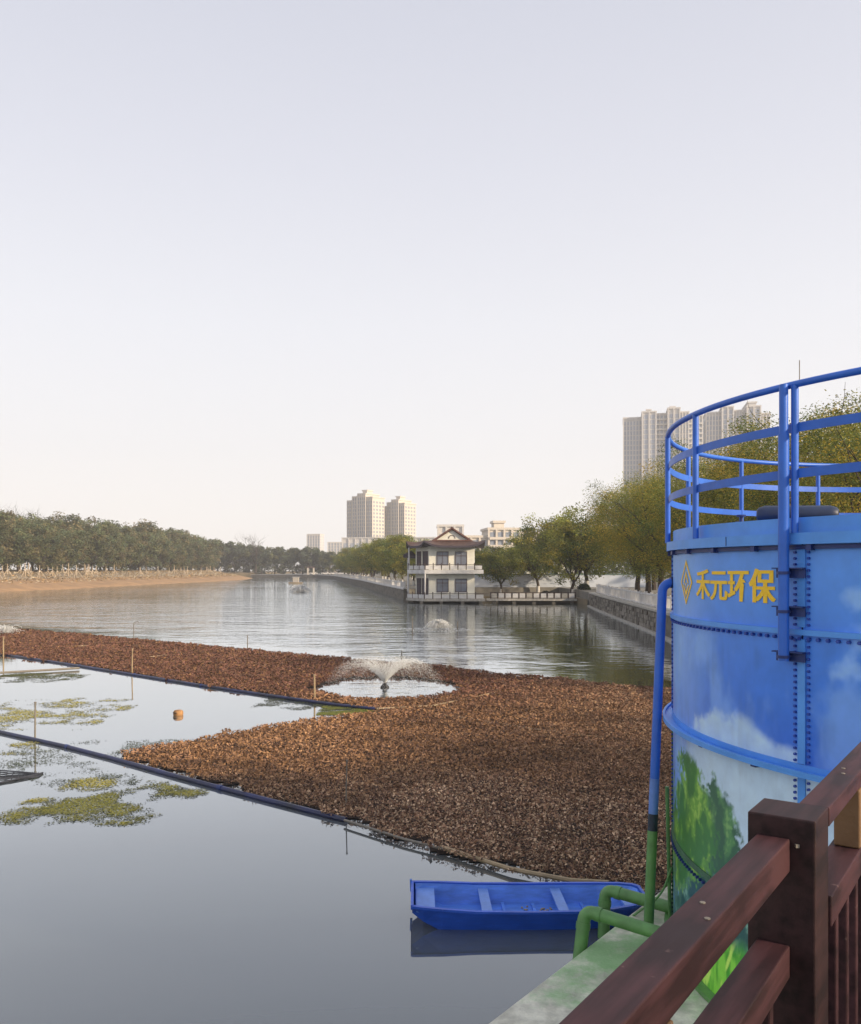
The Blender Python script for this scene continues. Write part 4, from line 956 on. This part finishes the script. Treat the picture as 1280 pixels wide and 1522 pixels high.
def project(W):                        # where surface points fall in the photograph, used to lay the mural out on the steel
    return 640 + F * W[:, 0] / np.maximum(W[:, 1], .5), HZ + F * (EYE - W[:, 2]) / np.maximum(W[:, 1], .5)
def poly_sd(x, y, poly):               # signed distance to a polygon, positive inside
    P_ = np.stack([x, y], 1); ins = inside(P_, poly); d = np.full(len(P_), 1e9)
    for i in range(len(poly)):
        a = np.array(poly[i], float); b = np.array(poly[(i + 1) % len(poly)], float); ab = b - a
        t = np.clip(((P_ - a) @ ab) / (ab @ ab), 0, 1); d = np.minimum(d, np.linalg.norm(P_ - a - t[:, None] * ab, axis=1))
    return np.where(ins, d, -d)
def mural(W, phi, z):
    x, y = project(W); s_ = np.stack([phi * R(1) * TR, z], 1)
    f1 = fbm(s_, 1.4, 3.0, 5); f2 = fbm(s_, 6.0, 5.0, 4); f3 = fbm(s_, 22.0, 8.0, 3); f4 = fbm(s_ * np.array([1, .6]), 2.2, 12.0, 5)
    L_ = lambda c: np.array(s2l(c))
    def mixc(c, d, t): return c * (1 - t[:, None]) + d * t[:, None]
    S = lambda a, b, v: (lambda t: t * t * (3 - 2 * t))(np.clip((v - a) / (b - a), 0, 1))
    c = np.tile(L_((54, 104, 196)), (len(x), 1))
    c = mixc(c, L_((80, 128, 206)), S(3.3, 4.7, z))
    c = mixc(c, L_((44, 90, 186)), .75 * S(3.5, 3.0, z))
    edge = S(1075, 1005, x) * S(1.5, 2.6, z) * .55; c = mixc(c, L_((130, 164, 222)), edge)  # pale gradient painted on the left side for the light reflected there
    wisp = S(.50, .74, f4 + .08 * np.exp(-((z - 3.5) / .3) ** 2)) * .34 * S(4.05, 3.9, z); c = mixc(c, L_((150, 178, 226)), wisp)
    # cloud bank above the stiffening ring
    cl = poly_sd(x + (f2 - .5) * 10 + (f3 - .5) * 8, y + (f2 - .5) * 26 + (f3 - .5) * 8, [(1004,1128),(1020,1104),(1032,1082),(1046,1064),(1062,1058),(1078,1066),(1097,1063),(1113,1074),(1126,1088),(1142,1100),(1160,1108),(1190,1122),(1192,1175),(1080,1160),(1020,1130)])
    c = mixc(c, L_((172, 186, 214)), S(-9, 10, cl) * (.62 + .5 * f2).clip(0, 1) * S(2.80, 2.86, z))
    for (cx, cy, rx, ry, k) in ((1275, 893, 34, 22, .42), (1262, 1000, 40, 26, .5), (1300, 960, 40, 40, .4)):
        q = 1 - np.hypot((x - cx) / rx, (y - cy) / ry) + (f2 - .5) * 1.5; c = mixc(c, L_((160, 186, 228)), S(0, .8, q) * k)
    # pale cloud below the ring
    low = S(2.87, 2.83, z); c = mixc(c, mixc(np.tile(L_((166, 180, 208)), (len(x), 1)), L_((196, 202, 216)), f1), low * S(1000, 1034, x + (f2 - .5) * 30) * .93)
    # painted trees
    def tree(poly, c1, c2, c3, seed):
        nonlocal c
        sd_ = poly_sd(x + (f2 - .5) * 24 + (f3 - .5) * 26, y + (f2 - .5) * 22 + (f3 - .5) * 24, poly); m = S(-5, 4, sd_) * low
        h = fbm(s_ * np.array([1.5, 1]), 5.0, seed, 5); k = fbm(s_, 26, seed + 2, 2)
        t = mixc(np.tile(L_(c1), (len(x), 1)), L_(c2), S(.42, .62, h)); t = mixc(t, L_(c3), S(.56, .72, h * .6 + k * .4))
        c = mixc(c, t, m)
    tree([(1062,1150),(1075,1178),(1092,1215),(1103,1245),(1100,1300),(1085,1345),(1040,1360),(1020,1300),(1030,1200)], (44,82,60), (72,114,70), (112,146,88), 4.0)
    tree([(1017,1112),(1030,1130),(1040,1160),(1052,1190),(1062,1230),(1068,1270),(1050,1310),(1030,1330),(998,1336),(996,1230),(1004,1160)], (52,104,50), (96,140,56), (140,168,78), 6.5)
    # bluish shrubs, then bright grass at the foot
    tree([(1000,1322),(1060,1300),(1120,1330),(1200,1350),(1320,1330),(1320,1420),(1130,1425),(1060,1430),(1000,1400)], (36,72,74), (66,104,96), (120,150,140), 9.0)
    gr_ = S(1395, 1420, y + (f2 - .5) * 26 - (x - 1060) * .1) * low
    gcol = mixc(np.tile(L_((66, 138, 44)), (len(x), 1)), L_((128, 186, 66)), S(.35, .65, fbm(s_ * np.array([3, .8]), 5.0, 15.0, 4)))
    gcol = mixc(gcol, L_((182, 206, 96)), S(.62, .72, fbm(s_ @ np.array([[1, 2.2], [-.5, 1]]), 4.0, 21.0, 3)))
    c = mixc(c, gcol, gr_)
    run = fbm(s_ * np.array([9.0, .5]), 1.0, 31.0, 4) * S(.25, .9, fbm(s_, 2.0, 40.0, 3)); c = c * (1 - .13 * S(.34, .62, run))[:, None]
    return np.clip(c * np.array((1.32, 1.55, 1.46)), 0, .95)
for ci in range(4):
    z0, z1 = RINGS[ci] + .012, RINGS[ci + 1] - .012
    for k in range(NP):
        p0 = SEAM0 + k * STEP - STEP * 2; p1 = p0 + STEP; vis = p0 < 75 and p1 > -20
        na, nz = (230, max(40, int((z1 - z0) / .012))) if vis else (14, 3)
        ph = np.linspace(p0 + .12, p1 - .12, na + 1); zs = np.linspace(z0, z1, nz + 1)
        A, Z = np.meshgrid(ph, zs, indexing='ij'); A = A.ravel(); Z = Z.ravel(); ar = np.radians(A)
        W = np.stack([TC.x + TR * (d0.x * np.cos(ar) + dl.x * np.sin(ar)), TC.y + TR * (d0.y * np.cos(ar) + dl.y * np.sin(ar)), Z], 1)
        i, j = np.meshgrid(np.arange(na), np.arange(nz), indexing='ij'); b = (i * (nz + 1) + j).ravel()
        Qd = np.stack([b, b + nz + 1, b + nz + 2, b + 1], 1)[:, ::-1]
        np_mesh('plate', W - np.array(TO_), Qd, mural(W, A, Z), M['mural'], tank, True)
# dark inner shell seals the joints between the plates
def ring(mb, r0, r1, z0, z1, n=144, a0=0, a1=360):
    full = abs(a1 - a0) >= 359.9; m = n if full else n + 1; vs = []
    for k in range(m):
        ph = a0 + (a1 - a0) * k / n
        for (r_, z) in ((r0, z0), (r1, z0), (r1, z1), (r0, z1)): vs.append(tp(ph, r_, z))
    fs = []
    for k in range(n):
        a = k * 4; b = ((k + 1) % m) * 4
        for e in range(4): fs.append((a + e, b + e, b + (e + 1) % 4, a + (e + 1) % 4))
    if not full: fs += [(0, 1, 2, 3), (n * 4 + 3, n * 4 + 2, n * 4 + 1, n * 4)]
    return mb.add(vs, fs)
ring(MB(TO_), TR - .06, TR - .012, TB + .004, 4.74).build('inner_shell', M['bluedark'], tank, smooth=True)
# ring flanges
ring(MB(TO_), TR + .003, TR + .035, 3.955, 4.0).build('ring_flange', M['bluelight'], tank, smooth=True)
fl = ring(MB(TO_), TR + .003, TR + .115, 2.80, 2.825); ring(fl, TR + .003, TR + .012, 2.826, 2.885); ring(fl, TR + .09, TR + .116, 2.826, 2.85)
fl.build('stiffening_ring', M['bluelight'], tank, smooth=True)
ring(MB(TO_), TR + .003, TR + .02, 1.49, 1.55).build('ring_flange', mat('ring_green', s2l((62, 104, 74)), .5, 4, .35), tank, smooth=True)
ring(MB(TO_), TR + .003, TR + .10, TB + .003, TB + .05).build('base_flange', M['pipegreen'], tank, smooth=True)
# seam battens and bolts
def bolt(mb, ph, z, r_=TR, s=.012, h=.02):
    c = tp(ph, r_, z); o = (tp(ph, r_ + 1, z) - c).normalized(); t = Vector((-o.y, o.x, 0)); u = Vector((0, 0, 1)); vs = []
    for q in (0, h):
        for k in range(6):
            a = k * math.pi / 3; vs.append(c + o * q + (t * math.cos(a) + u * math.sin(a)) * s)
    mb.add(vs, [(i, (i + 1) % 6, 6 + (i + 1) % 6, 6 + i) for i in range(6)] + [tuple(range(6, 12))])
for k in range(NP):
    ph = SEAM0 + k * STEP; vis = -30 < ((ph + 180) % 360 - 180) < 80
    for ci in range(4):
        z0, z1 = RINGS[ci] + .05, RINGS[ci + 1] - .05
        mb = MB(TO_); ring(mb, TR + .004, TR + .016, z0, z1, 3, ph - .55, ph + .55)
        mb.build('seam_batten', M['bluelight'] if ci >= 2 else (M['bluelight'] if ci == 1 and abs(ph - SEAM0) < 1 else M['pipegreen']), tank)
        if vis:
            mb = MB(TO_)
            for q, s_ in ((ph - 1.0, 1), (ph + 1.0, 1)):
                z = z0 + .02
                while z < z1: bolt(mb, q, z); z += .05
            mb.build('bolts', M['bolt'] if ci >= 1 else mat('bolt_green', s2l((28, 66, 46)), .5), tank, kind='stuff')
for (zb, rr, st, mt) in ((3.925, TR, 1.32, 'bolt'), (1.44, TR, 1.1, 'bluedark')):
    mb = MB(TO_); ph = -30.0
    while ph < 82: bolt(mb, ph, zb, rr, .016, .028); ph += st
    mb.build('bolts', M[mt], tank, kind='stuff')
mb = MB(TO_)
for ph in (phi_of(1050), 33.5, 5): mb.add(*(lambda m_: (m_.v, m_.f))(MB().bar(tuple(tp(ph, TR + .03, 2.78)), tuple(tp(ph + .9, TR + .03, 2.78)), .05, .03)))
mb.v = [tuple(Vector(v) - TO_) for v in mb.v] if False else mb.v
mb.build('bracket_lug', M['bluedark'], tank)
# top platform: fascia, toe board, underside shadow gap, deck
PR = TR + .075
ring(MB(TO_), PR - .03, PR, 4.705, 4.80).build('fascia', M['bluelight'], tank, smooth=True)
ring(MB(TO_), PR - .09, PR - .075, 4.79, 4.93).build('toe_board', M['bluelight'], tank, smooth=True)
ring(MB(TO_), 2.9, PR - .031, 4.752, 4.785).build('walkway', M['blue'], tank)
ring(MB(TO_), TR + .002, TR + .03, 4.665, 4.70).build('shadow_angle', M['bluedark'], tank)
for k in range(0, 24):
    ph = 70 - k * 9.0
    if ph < -40: break
    mb = MB(TO_); mb.bar(tuple(tp(ph, TR + .01, 4.68)), tuple(tp(ph, TR + .06, 4.68)), .05, .05); mb.build('support_lug', M['bluedark'], tank)
for k in range(10):                                                         # butt joints of the fascia plates
    ph = phi_of(1090) + (k - 3) * 28
    mb = MB(TO_); ring(mb, PR + .0005, PR + .003, 4.71, 4.795, 1, ph - .06, ph + .06); mb.build('fascia_joint', M['bluedark'], tank)
# guard rail
RR = PR - .02
def rail_pts(z, r_=RR, n=120): return [tp(360 * k / n, r_, z) for k in range(n + 1)]
mb = MB(TO_); mb.tube(rail_pts(6.03), .029, 10, False); mb.build('top_rail', M['blue'], tank, smooth=True)
ring(MB(TO_), RR - .014, RR - .004, 5.635, 5.71).build('mid_rail', M['blue'], tank, smooth=True)
ring(MB(TO_), RR - .014, RR - .004, 5.255, 5.33).build('mid_rail', M['blue'], tank, smooth=True)
for k in range(17):
    ph = phi_of(1189) + k * 360 / 17; a = tp(ph, RR + .004, 4.80); b = tp(ph, RR + .004, 6.02)
    mb = MB(TO_); mb.tube([a, b], .030, 10); mb.build('rail_post', M['blue'], tank, smooth=True)
# bracketed pole beside the seam
pp = phi_of(1165, TR + .13)
pole = MB(TO_); pole.tube([tp(pp, TR + .13, 3.74), tp(pp, TR + .13, 5.62)], .044, 12); pole = pole.build('davit_pole', M['blue'], tank, smooth=True)
MB(TO_).tube([tp(pp, TR + .13, 5.6), tp(pp, TR + .13, 6.03)], .036, 12).build('davit_tube', M['blue'], pole, smooth=True)
for z in (4.47, 4.15, 3.775):
    br = MB(TO_)
    br.bar(tuple(tp(SEAM0 - .8, TR + .03, z)), tuple(tp(pp + 1.7, TR + .085, z)), .012, .085); br.bar(tuple(tp(SEAM0 - .8, TR + .05, z + .038)), tuple(tp(pp + 1.7, TR + .12, z + .038)), .07, .01)
    br = br.build('pole_bracket', M['bluedark'], tank)
    MB(TO_).tube([tp(pp, TR + .13, z - .012), tp(pp, TR + .13, z + .012)], .054, 12).build('clamp', M['bluedark'], br, smooth=True)
# lettering 禾元环保 and the lozenge emblem, painted in gold
def wrap(vs, fs, name, lift):
    mb = MB(TO_); mb.add([tp(a / (R(1) * TR), TR + lift + l_, z) for (a, z, l_) in vs], fs); return mb.build(name, M['gold'], tank)
pl, pr_ = phi_of(1036), phi_of(1153)
s_l, s_r = pl * R(1) * TR, pr_ * R(1) * TR
cu = bpy.data.curves.new('lettering', 'FONT'); cu.body = '禾元环保'; cu.size = 1; cu.offset = 0.012
co = bpy.data.objects.new('lettering_source', cu); COL.objects.link(co)
bpy.context.view_layer.update()
me = bpy.data.meshes.new_from_object(co.evaluated_get(bpy.context.evaluated_depsgraph_get()))
bpy.data.objects.remove(co)
bm = bmesh.new(); bm.from_mesh(me)
bmesh.ops.triangulate(bm, faces=bm.faces[:])
bmesh.ops.subdivide_edges(bm, edges=[e for e in bm.edges if e.calc_length() > .15], cuts=2); bmesh.ops.triangulate(bm, faces=bm.faces[:])
vs = np.array([v.co[:] for v in bm.verts]); fs = [tuple(v.index for v in f.verts) for f in bm.faces]; bm.free()
x0, x1 = vs[:, 0].min(), vs[:, 0].max(); y0, y1 = vs[:, 1].min(), vs[:, 1].max()
sx = (s_r - s_l) / (x1 - x0); sy = .30 / (y1 - y0)
allv = []; allf = []
for q, dx in enumerate((-.034, 0.0, .034)):                                   # brush-like: verticals fatter than horizontals
    b = len(allv); allv += [(s_l + (v[0] - x0 + dx) * sx, 4.205 + (v[1] - y0) * sy, q * .0012) for v in vs]; allf += [tuple(b + i for i in f) for f in fs]
wrap(allv, allf, 'lettering', .004)['label'] = 'gold painted characters reading 禾元环保'
# emblem: hollow lozenge with a leaf-shaped mark inside
e0, e1 = phi_of(1013) * R(1) * TR, phi_of(1030) * R(1) * TR; ec, ew = (e0 + e1) / 2, abs(e1 - e0) / 2; zc, zh = 4.365, .235
def loz(k): return [(ec, zc + zh * k, 0), (ec - ew * k, zc, 0), (ec, zc - zh * k, 0), (ec + ew * k, zc, 0)]
o_, i_ = loz(1.0), loz(.80)
wrap(o_ + i_, [(k, (k + 1) % 4, 4 + (k + 1) % 4, 4 + k) for k in range(4)], 'emblem', .005)
wrap([(ec, zc + zh * .5, 0), (ec - ew * .42, zc, 0), (ec - ew * .30, zc - .02, 0), (ec, zc + zh * .30, 0), (ec + ew * .30, zc - .02, 0), (ec + ew * .42, zc, 0),
      (ec - ew * .55, zc - .02, 0), (ec, zc - zh * .66, 0), (ec, zc - zh * .40, 0), (ec - ew * .36, zc - .03, 0), (ec + ew * .55, zc - .02, 0), (ec + ew * .36, zc - .03, 0),
      (ec - ew * .1, zc - zh * .02, 0), (ec + ew * .1, zc - zh * .02, 0), (ec, zc - zh * .34, 0)],
     [(0, 1, 2, 3), (0, 3, 4, 5), (6, 7, 8, 9), (7, 10, 11, 8), (12, 14, 13)], 'emblem', .005)
# horizontal dark cylinder lying on the platform
ca = Vector((3.62, 8.75, 5.02)); cb = Vector((4.35, 8.95, 5.03))
def Pt(px, py, Y): return Vector(((px - 640) / F * Y, Y, EYE - (py - HZ) / F * Y))
c1, c2 = Pt(1128, 765, 9.0), Pt(1244, 765, 8.7); dd = (c2 - c1).normalized()
cy = MB(c1); cy.tube([c1 - dd * .02, c1, c1 + dd * .06, c2 - dd * .06, c2, c2 + dd * .02], [.05, .075, .095, .095, .075, .05], 14)
cyo = cy.build('float_cylinder', M['cylinder'], None, smooth=True, label='dark navy cylinder with rounded ends lying on the tank platform', cat='cylinder')
for t in (.25, .75):
    q = c1.lerp(c2, t) - c1; MB().bar((q.x, q.y, -.09), (q.x, q.y, -.24), .06, .06).build('cradle', M['bluedark'], cyo)
v1 = Pt(1102, 775, 9.2); va = empty('valve', v1); tag(va, 'small blue valve standing on the tank platform', 'valve')
MB().tube([(0, 0, -.25), (0, 0, .06)], .02, 8).build('stem', M['bluedark'], va); MB().lathe((0, 0, .05), [(.05, 0), (.05, .02)], 10).build('handwheel', M['bluedark'], va); MB().tube([(-.06, 0, -.03), (.06, 0, -.03)], .03, 8).build('body', M['bluedark'], va)

# ------------------------------------------------------------------ pipes beside the tank
def bend(a, b, c, r_, n=6):            # rounded corner at b
    a, b, c = Vector(a), Vector(b), Vector(c); p = b + (a - b).normalized() * r_; q = b + (c - b).normalized() * r_
    return [p.lerp(b, t).lerp(b.lerp(q, t), t) for t in [k / n for k in range(n + 1)]]
top = Pt(985, 868, 9.9); bot = Vector((2.44, 9.65, .4)); mid = top.lerp(bot, .66)
wallp = tp(69.5, TR - .01, 4.32); wallp = Vector((wallp.x, wallp.y, top.z + .02))
dp_ = empty('drain_pipe', bot); tag(dp_, 'tall drain pipe beside the tank, blue above and green below', 'pipe')
mb = MB(bot); mb.tube([wallp] + bend(wallp, top, mid, .10) + [mid], .052, 14); mb.build('upper_pipe', M['blue'], dp_, smooth=True)
mb = MB(bot); low0 = top.lerp(bot, .56)
m2 = mat('pale_blue_pipe', s2l((96, 134, 204)), .45, 3, .25)
mb.tube([low0, mid], .0535, 14); mb.build('faded_sleeve', m2, dp_, smooth=True)
mb = MB(bot); mb.tube([mid, mid.lerp(bot, .14)], .055, 14); mb.build('dark_joint', mat('tarred_joint', s2l((28, 44, 60)), .6, 12, .5), dp_, smooth=True)
mb = MB(bot); mb.tube([mid.lerp(bot, .14), bot], .056, 14); mb.build('lower_pipe', M['pipegreen'], dp_, smooth=True)
mb = MB(bot); mb.tube([top + Vector((.09, 0, .02)), top + Vector((.16, .0, .02))], .066, 14); mb.build('flange', M['bluedark'], dp_, smooth=True)
def outlet(a, b, c, label):
    root = empty('outlet_pipe', a); tag(root, label, 'pipe', 'green outlet pipes'); a, b, c = map(Vector, (a, b, c))
    mb = MB(a); mb.tube([a] + bend(a, b, c, .12) + [c], .072, 14); mb.build('pipe', M['pipegreen'], root, smooth=True)
    for (p, q) in ((b, a), (b, c)):
        d = (q - p).normalized(); mb = MB(a); mb.tube([p + d * .13, p + d * .2], .08, 14); mb.build('collar', M['pipegreen'], root, smooth=True)
outlet((2.92, 8.62, .66), (1.70, 9.48, .745), (1.54, 9.30, -.3), 'green outlet pipe bending over the ledge into the water, nearer one')
outlet((2.95, 10.08, .50), (2.15, 10.6, .56), (2.10, 10.5, -.3), 'green outlet pipe bending over the ledge behind the drain pipe')
h0 = Pt(998, 1290, 9.8); h1 = Pt(985, 1330, 9.9); h2 = Pt(940, 1362, 10.2)
hs_ = MB(h0); hs_.tube([h0] + bend(h0, h1, h2, .2) + [h2], .013, 7); hs_.build('hose', M['pipegreen'], None, smooth=True, label='thin green hose drooping from the tank towards the boat', cat='hose')
vp = MB((2.86, 10.02, .4)); vp.tube([(2.77, 9.95, .4), (2.72, 9.9, 2.0)], .022, 8); vp.build('riser_pipe', M['pipegreen'], None, smooth=True, label='slim green riser close against the tank edge', cat='pipe')
# small green pipe at the foot of the tank seen between the rails
ph_ = phi_of(998, TR - .02)
# antenna-like rod on the tank railing
rd_ = MB(tuple(tp(pp, TR + .13, 6.03))); a = tp(pp - 1.4, RR, 6.05); rd_.tube([a, a + Vector((0, 0, .17))], .004, 5); rd_.build('lightning_rod', M['stake'], None, label='hair-thin rod standing on the tank top rail', cat='rod')

# ------------------------------------------------------------------ rowing boat
boat = empty('rowing_boat', (1.264, 11.16, 0), R(1.0)); tag(boat, 'blue flat-bottomed rowing boat moored beside the concrete ledge', 'boat')
st = [(-1.50, .43, .295, .36, .20), (-1.36, .45, .285, .36, .09), (-1.12, .475, .27, .38, -.03), (-.7, .495, .245, .39, -.06), (0, .50, .235, .40, -.07), (.6, .49, .24, .39, -.06), (1.0, .455, .25, .35, -.03), (1.28, .39, .27, .27, .07), (1.44, .30, .285, .20, .16), (1.50, .20, .29, .14, .21)]
def interp(x, k):
    for a, b in zip(st[:-1], st[1:]):
        if a[0] <= x <= b[0]: t = (x - a[0]) / (b[0] - a[0]); return a[k] + (b[k] - a[k]) * t
    return st[-1][k]
def hull_shell(inset, mb, flip):
    ns = len(st); V = []
    for (x, wt, zt, wb, zb) in st:
        x_ = x * (1 - inset * .8); zf = max(zb + inset, .022) if inset else zb; V += [(x_, wt - inset, zt), (x_, wb - inset, zf), (x_, -(wb - inset), zf), (x_, -(wt - inset), zt)]
    fs = []
    for i in range(ns - 1):
        for k in range(3):
            q = (i * 4 + k, i * 4 + k + 1, (i + 1) * 4 + k + 1, (i + 1) * 4 + k); fs.append(q[::-1] if flip else q)
    e = [(0, 3, 2, 1), tuple((ns - 1) * 4 + k for k in range(4))]
    fs += [q[::-1] if flip else q for q in e]
    return mb.add(V, fs)
hull_shell(0, MB(), False).build('hull', M['boat'], boat)
hull_shell(.032, MB(), True).build('hull_lining', M['boatin'], boat)
for sgn in (1, -1):
    mb = MB(); pts = [(x, sgn * (wt - .008), zt + .006) for (x, wt, zt, wb, zb) in st]
    for a, b in zip(pts[:-1], pts[1:]): mb.bar(a, b, .05, .03)
    mb.build('gunwale', M['boat'], boat)
MB().bar((-1.5, -.42, .29), (-1.5, .42, .29), .035, .06).build('transom_cap', M['boat'], boat)
MB().bar((-1.515, .405, .18), (-1.52, .41, .345), .03, .03, (0, 1, 0)).build('corner_post', M['boatseat'], boat)
MB().bar((1.49, -.19, .295), (1.49, .19, .295), .035, .04).build('bow_cap', M['boat'], boat)
def board(x0, x1, dz, name, m):
    mb = MB(); q = []
    for x in (x0, x1):
        w_ = interp(x, 1) - .04; z = interp(x, 2) - dz; q += [(x, w_, z), (x, -w_, z), (x, -w_, z - .025), (x, w_, z - .025)]
    mb.add(q, [(0, 1, 2, 3), (7, 6, 5, 4), (0, 4, 5, 1), (1, 5, 6, 2), (2, 6, 7, 3), (3, 7, 4, 0)]); mb.build(name, m, boat)
board(-1.45, -1.21, .045, 'stern_seat', M['boatseat'])
board(-.62, -.49, .04, 'thwart', M['boatseat']); board(.35, .48, .04, 'thwart', M['boatseat']); board(1.20, 1.47, .03, 'bow_deck', M['boatseat'])
for x in (-.3, .1, .75): MB().bar((x, -.35, .035), (x, .35, .035), .04, .03).build('floor_rib', M['boatin'], boat)
lt = MB()
for k in range(16): 
    x = random.gauss(.2, .22); y = random.uniform(-.1, .3); lt.bar((x, y, .03), (x + random.uniform(-.05, .05), y + random.uniform(-.05, .05), .034), .02, .012)
lt.build('debris', M['bamboo'], boat, kind='stuff')
mr_ = MB((2.6, 11.2, .3)); mr_.tube([(2.62, 11.18, .29), (2.85, 11.0, .2), (3.02, 10.75, .42)], .012, 6); mr_.build('mooring_rope', M['stake'], None, smooth=True, label='mooring rope from the boat bow to the ledge', cat='rope')

# ------------------------------------------------------------------ wooden railing and deck
RA = R(35.0); rdv = Vector((math.sin(RA), math.cos(RA), 0)); rnv = Vector((math.cos(RA), -math.sin(RA), 0)); PC = Vector((.6265, 1.5075, 0)); DZ = 2.95
rail = empty('wooden_railing', (PC.x, PC.y, DZ)); tag(rail, 'oxblood painted wooden railing of the viewing deck', 'railing')
RO = Vector((PC.x, PC.y, DZ))
def rp_(t, o, z): q = PC + rdv * t + rnv * o; return Vector((q.x, q.y, z))
def rbar(name, t0, t1, o, z, wdt, hgt, m=M['wood'], bev=.0025):
    mb = MB(RO); mb.bar(rp_(t0, o, z), rp_(t1, o, z), wdt, hgt); return mb.build(name, m, rail, bevel=bev)
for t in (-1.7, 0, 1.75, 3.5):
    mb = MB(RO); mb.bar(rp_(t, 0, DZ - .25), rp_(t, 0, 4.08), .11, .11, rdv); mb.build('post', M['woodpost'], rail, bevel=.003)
for (t0, t1, o, zt, wt, ht, zl, wl) in ((-1.64, -.056, -.012, 4.045, .054, .056, 3.865, .054), (.058, 1.69, .03, 4.078, .052, .034, 3.922, .06), (1.81, 3.44, .03, 4.078, .052, .034, 3.922, .06)):
    rbar('top_rail', t0, t1, o, zt - ht / 2, wt, ht); rbar('lower_rail', t0, t1, o, zl - .0275, wl, .055)
    for tt in (t0 + .33, t0 + 1.05) if t0 > 0 else (t1 - .60, t1 - 1.2):
        mb = MB(RO); mb.bar(rp_(tt, o + .004, zl + .001), rp_(tt, o + .004, zt - ht - .001), .05, .045, rdv); mb.build('spacer', M['woodraw'], rail, bevel=.003)
    rbar('bottom_rail', t0, t1, o, DZ + .12, .05, .055)
    n = 14
    for k in range(n):
        t = t0 + .10 + k * (t1 - t0 - .1) / n
        mb = MB(RO); mb.bar(rp_(t, o, DZ + .149), rp_(t + random.uniform(-.006, .006), o, zl - .0565), .022, .045, rnv); mb.build('baluster', M['wood'], rail, bevel=.003)
for (t, o) in ((-.42, -.018), (-.47, .004), (-.98, -.012), (.35, .03), (.40, .022)):
    z = 4.045 if t < 0 else 4.078
    mb = MB(RO); c = rp_(t, o, z); mb.lathe(c, [(.0042, -.002), (.0042, .0012), (.002, .0014)], 8); mb.build('screw', M['stake'], rail)
mb = MB(RO); c = rp_(-.0552, .026, 4.035); mb.box(c.x - .003, c.x + .003, c.y - .003, c.y + .003, c.z - .003, c.z + .003); mb.build('screw', M['stake'], rail)
deck = tag(empty('deck', (PC.x, PC.y, DZ)), 'timber viewing deck under the camera', kind='structure')
for k in range(16):
    mb = MB(RO); mb.bar(rp_(-2.2, .02 + k * .145, DZ - .02), rp_(3.6, .02 + k * .145, DZ - .02), .138, .036); mb.build('plank', M['wood'], deck, bevel=.003)
for t in (-1.7, 0, 1.75, 3.5):
    mb = MB(RO); mb.bar(rp_(t, .06, DZ - .12), rp_(t, 2.3, DZ - .12), .08, .14); mb.build('joist', M['wood'], deck)
    for o in (.25, 2.1):
        mb = MB(RO); mb.bar(rp_(t, o, .4), rp_(t, o, DZ - .195), .14, .14, rdv); mb.build('pile', M['concrete'], deck)

# ------------------------------------------------------------------ far shore details: cars, gate, raft
def car_proto():
    root = empty('parked_car')
    b = MB(); pr = [(-2.1, .35), (-2.15, .75), (-1.9, .95), (-1.2, 1.0), (-.7, 1.42), (.6, 1.45), (1.35, .98), (2.0, .88), (2.15, .6), (2.1, .35)]
    n = len(pr); b.add([(x, -.85, z) for x, z in pr] + [(x, .85, z) for x, z in pr], [tuple(range(n)), tuple(range(2 * n - 1, n - 1, -1))] + [(i, n + i, n + (i + 1) % n, (i + 1) % n) for i in range(n)])
    b.build('body', M['white'], root, bevel=.05)
    for s_ in (-1, 1): MB().add([(-1.1, s_ * .86, 1.0), (-.65, s_ * .86, 1.36), (.55, s_ * .86, 1.38), (1.2, s_ * .86, 1.0)], [(0, 1, 2, 3)]).build('side_window', M['black'], root)
    for x in (-1.35, 1.35):
        for s_ in (-1, 1): MB().tube([(x, s_ * .72, .33), (x, s_ * .88, .33)], .33, 12).build('wheel', M['black'], root)
    return root
CAR = car_proto()
for i, (px, Y, rz) in enumerate([(484, 452, 0), (497, 449, .1), (509, 450, -.1), (466, 455, .05)]):
    o = CAR if i == 0 else copy_tree(CAR); o.location = ((px - 640) / F * Y, Y, 1.62); o.rotation_euler = (0, 0, rz)
    tag(o, f'{ordinal([2, 3, 4, 1][i])} white car from the earth bank, parked on the far shore', 'car', 'cars on the far shore')
gt = empty('park_gate', ((462 - 640) / F * 447, 447, 1.6)); tag(gt, 'small tan gateway with two pillars on the far shore', 'gate')
for x in (-1.5, 1.5): MB().box(x - .35, x + .35, -.35, .35, 0, 3.6).build('pillar', M['tower'], gt)
MB().box(-2.2, 2.2, -.5, .5, 3.61, 4.2).build('lintel', M['rooftile'], gt)
xr, yr = G(440, 867); rf = empty('work_raft', (xr, yr, 0)); tag(rf, 'small tan work raft before the far shore', 'raft')
MB().box(-2.2, 2.2, -1.2, 1.2, -.1, .35).build('hull', M['bamboo'], rf); MB().box(-.9, .9, -.7, .7, .36, 1.9).build('cabin', M['tower'], rf); MB().box(-1.2, 1.2, -.9, .9, 1.91, 2.05).build('canopy', M['white'], rf)
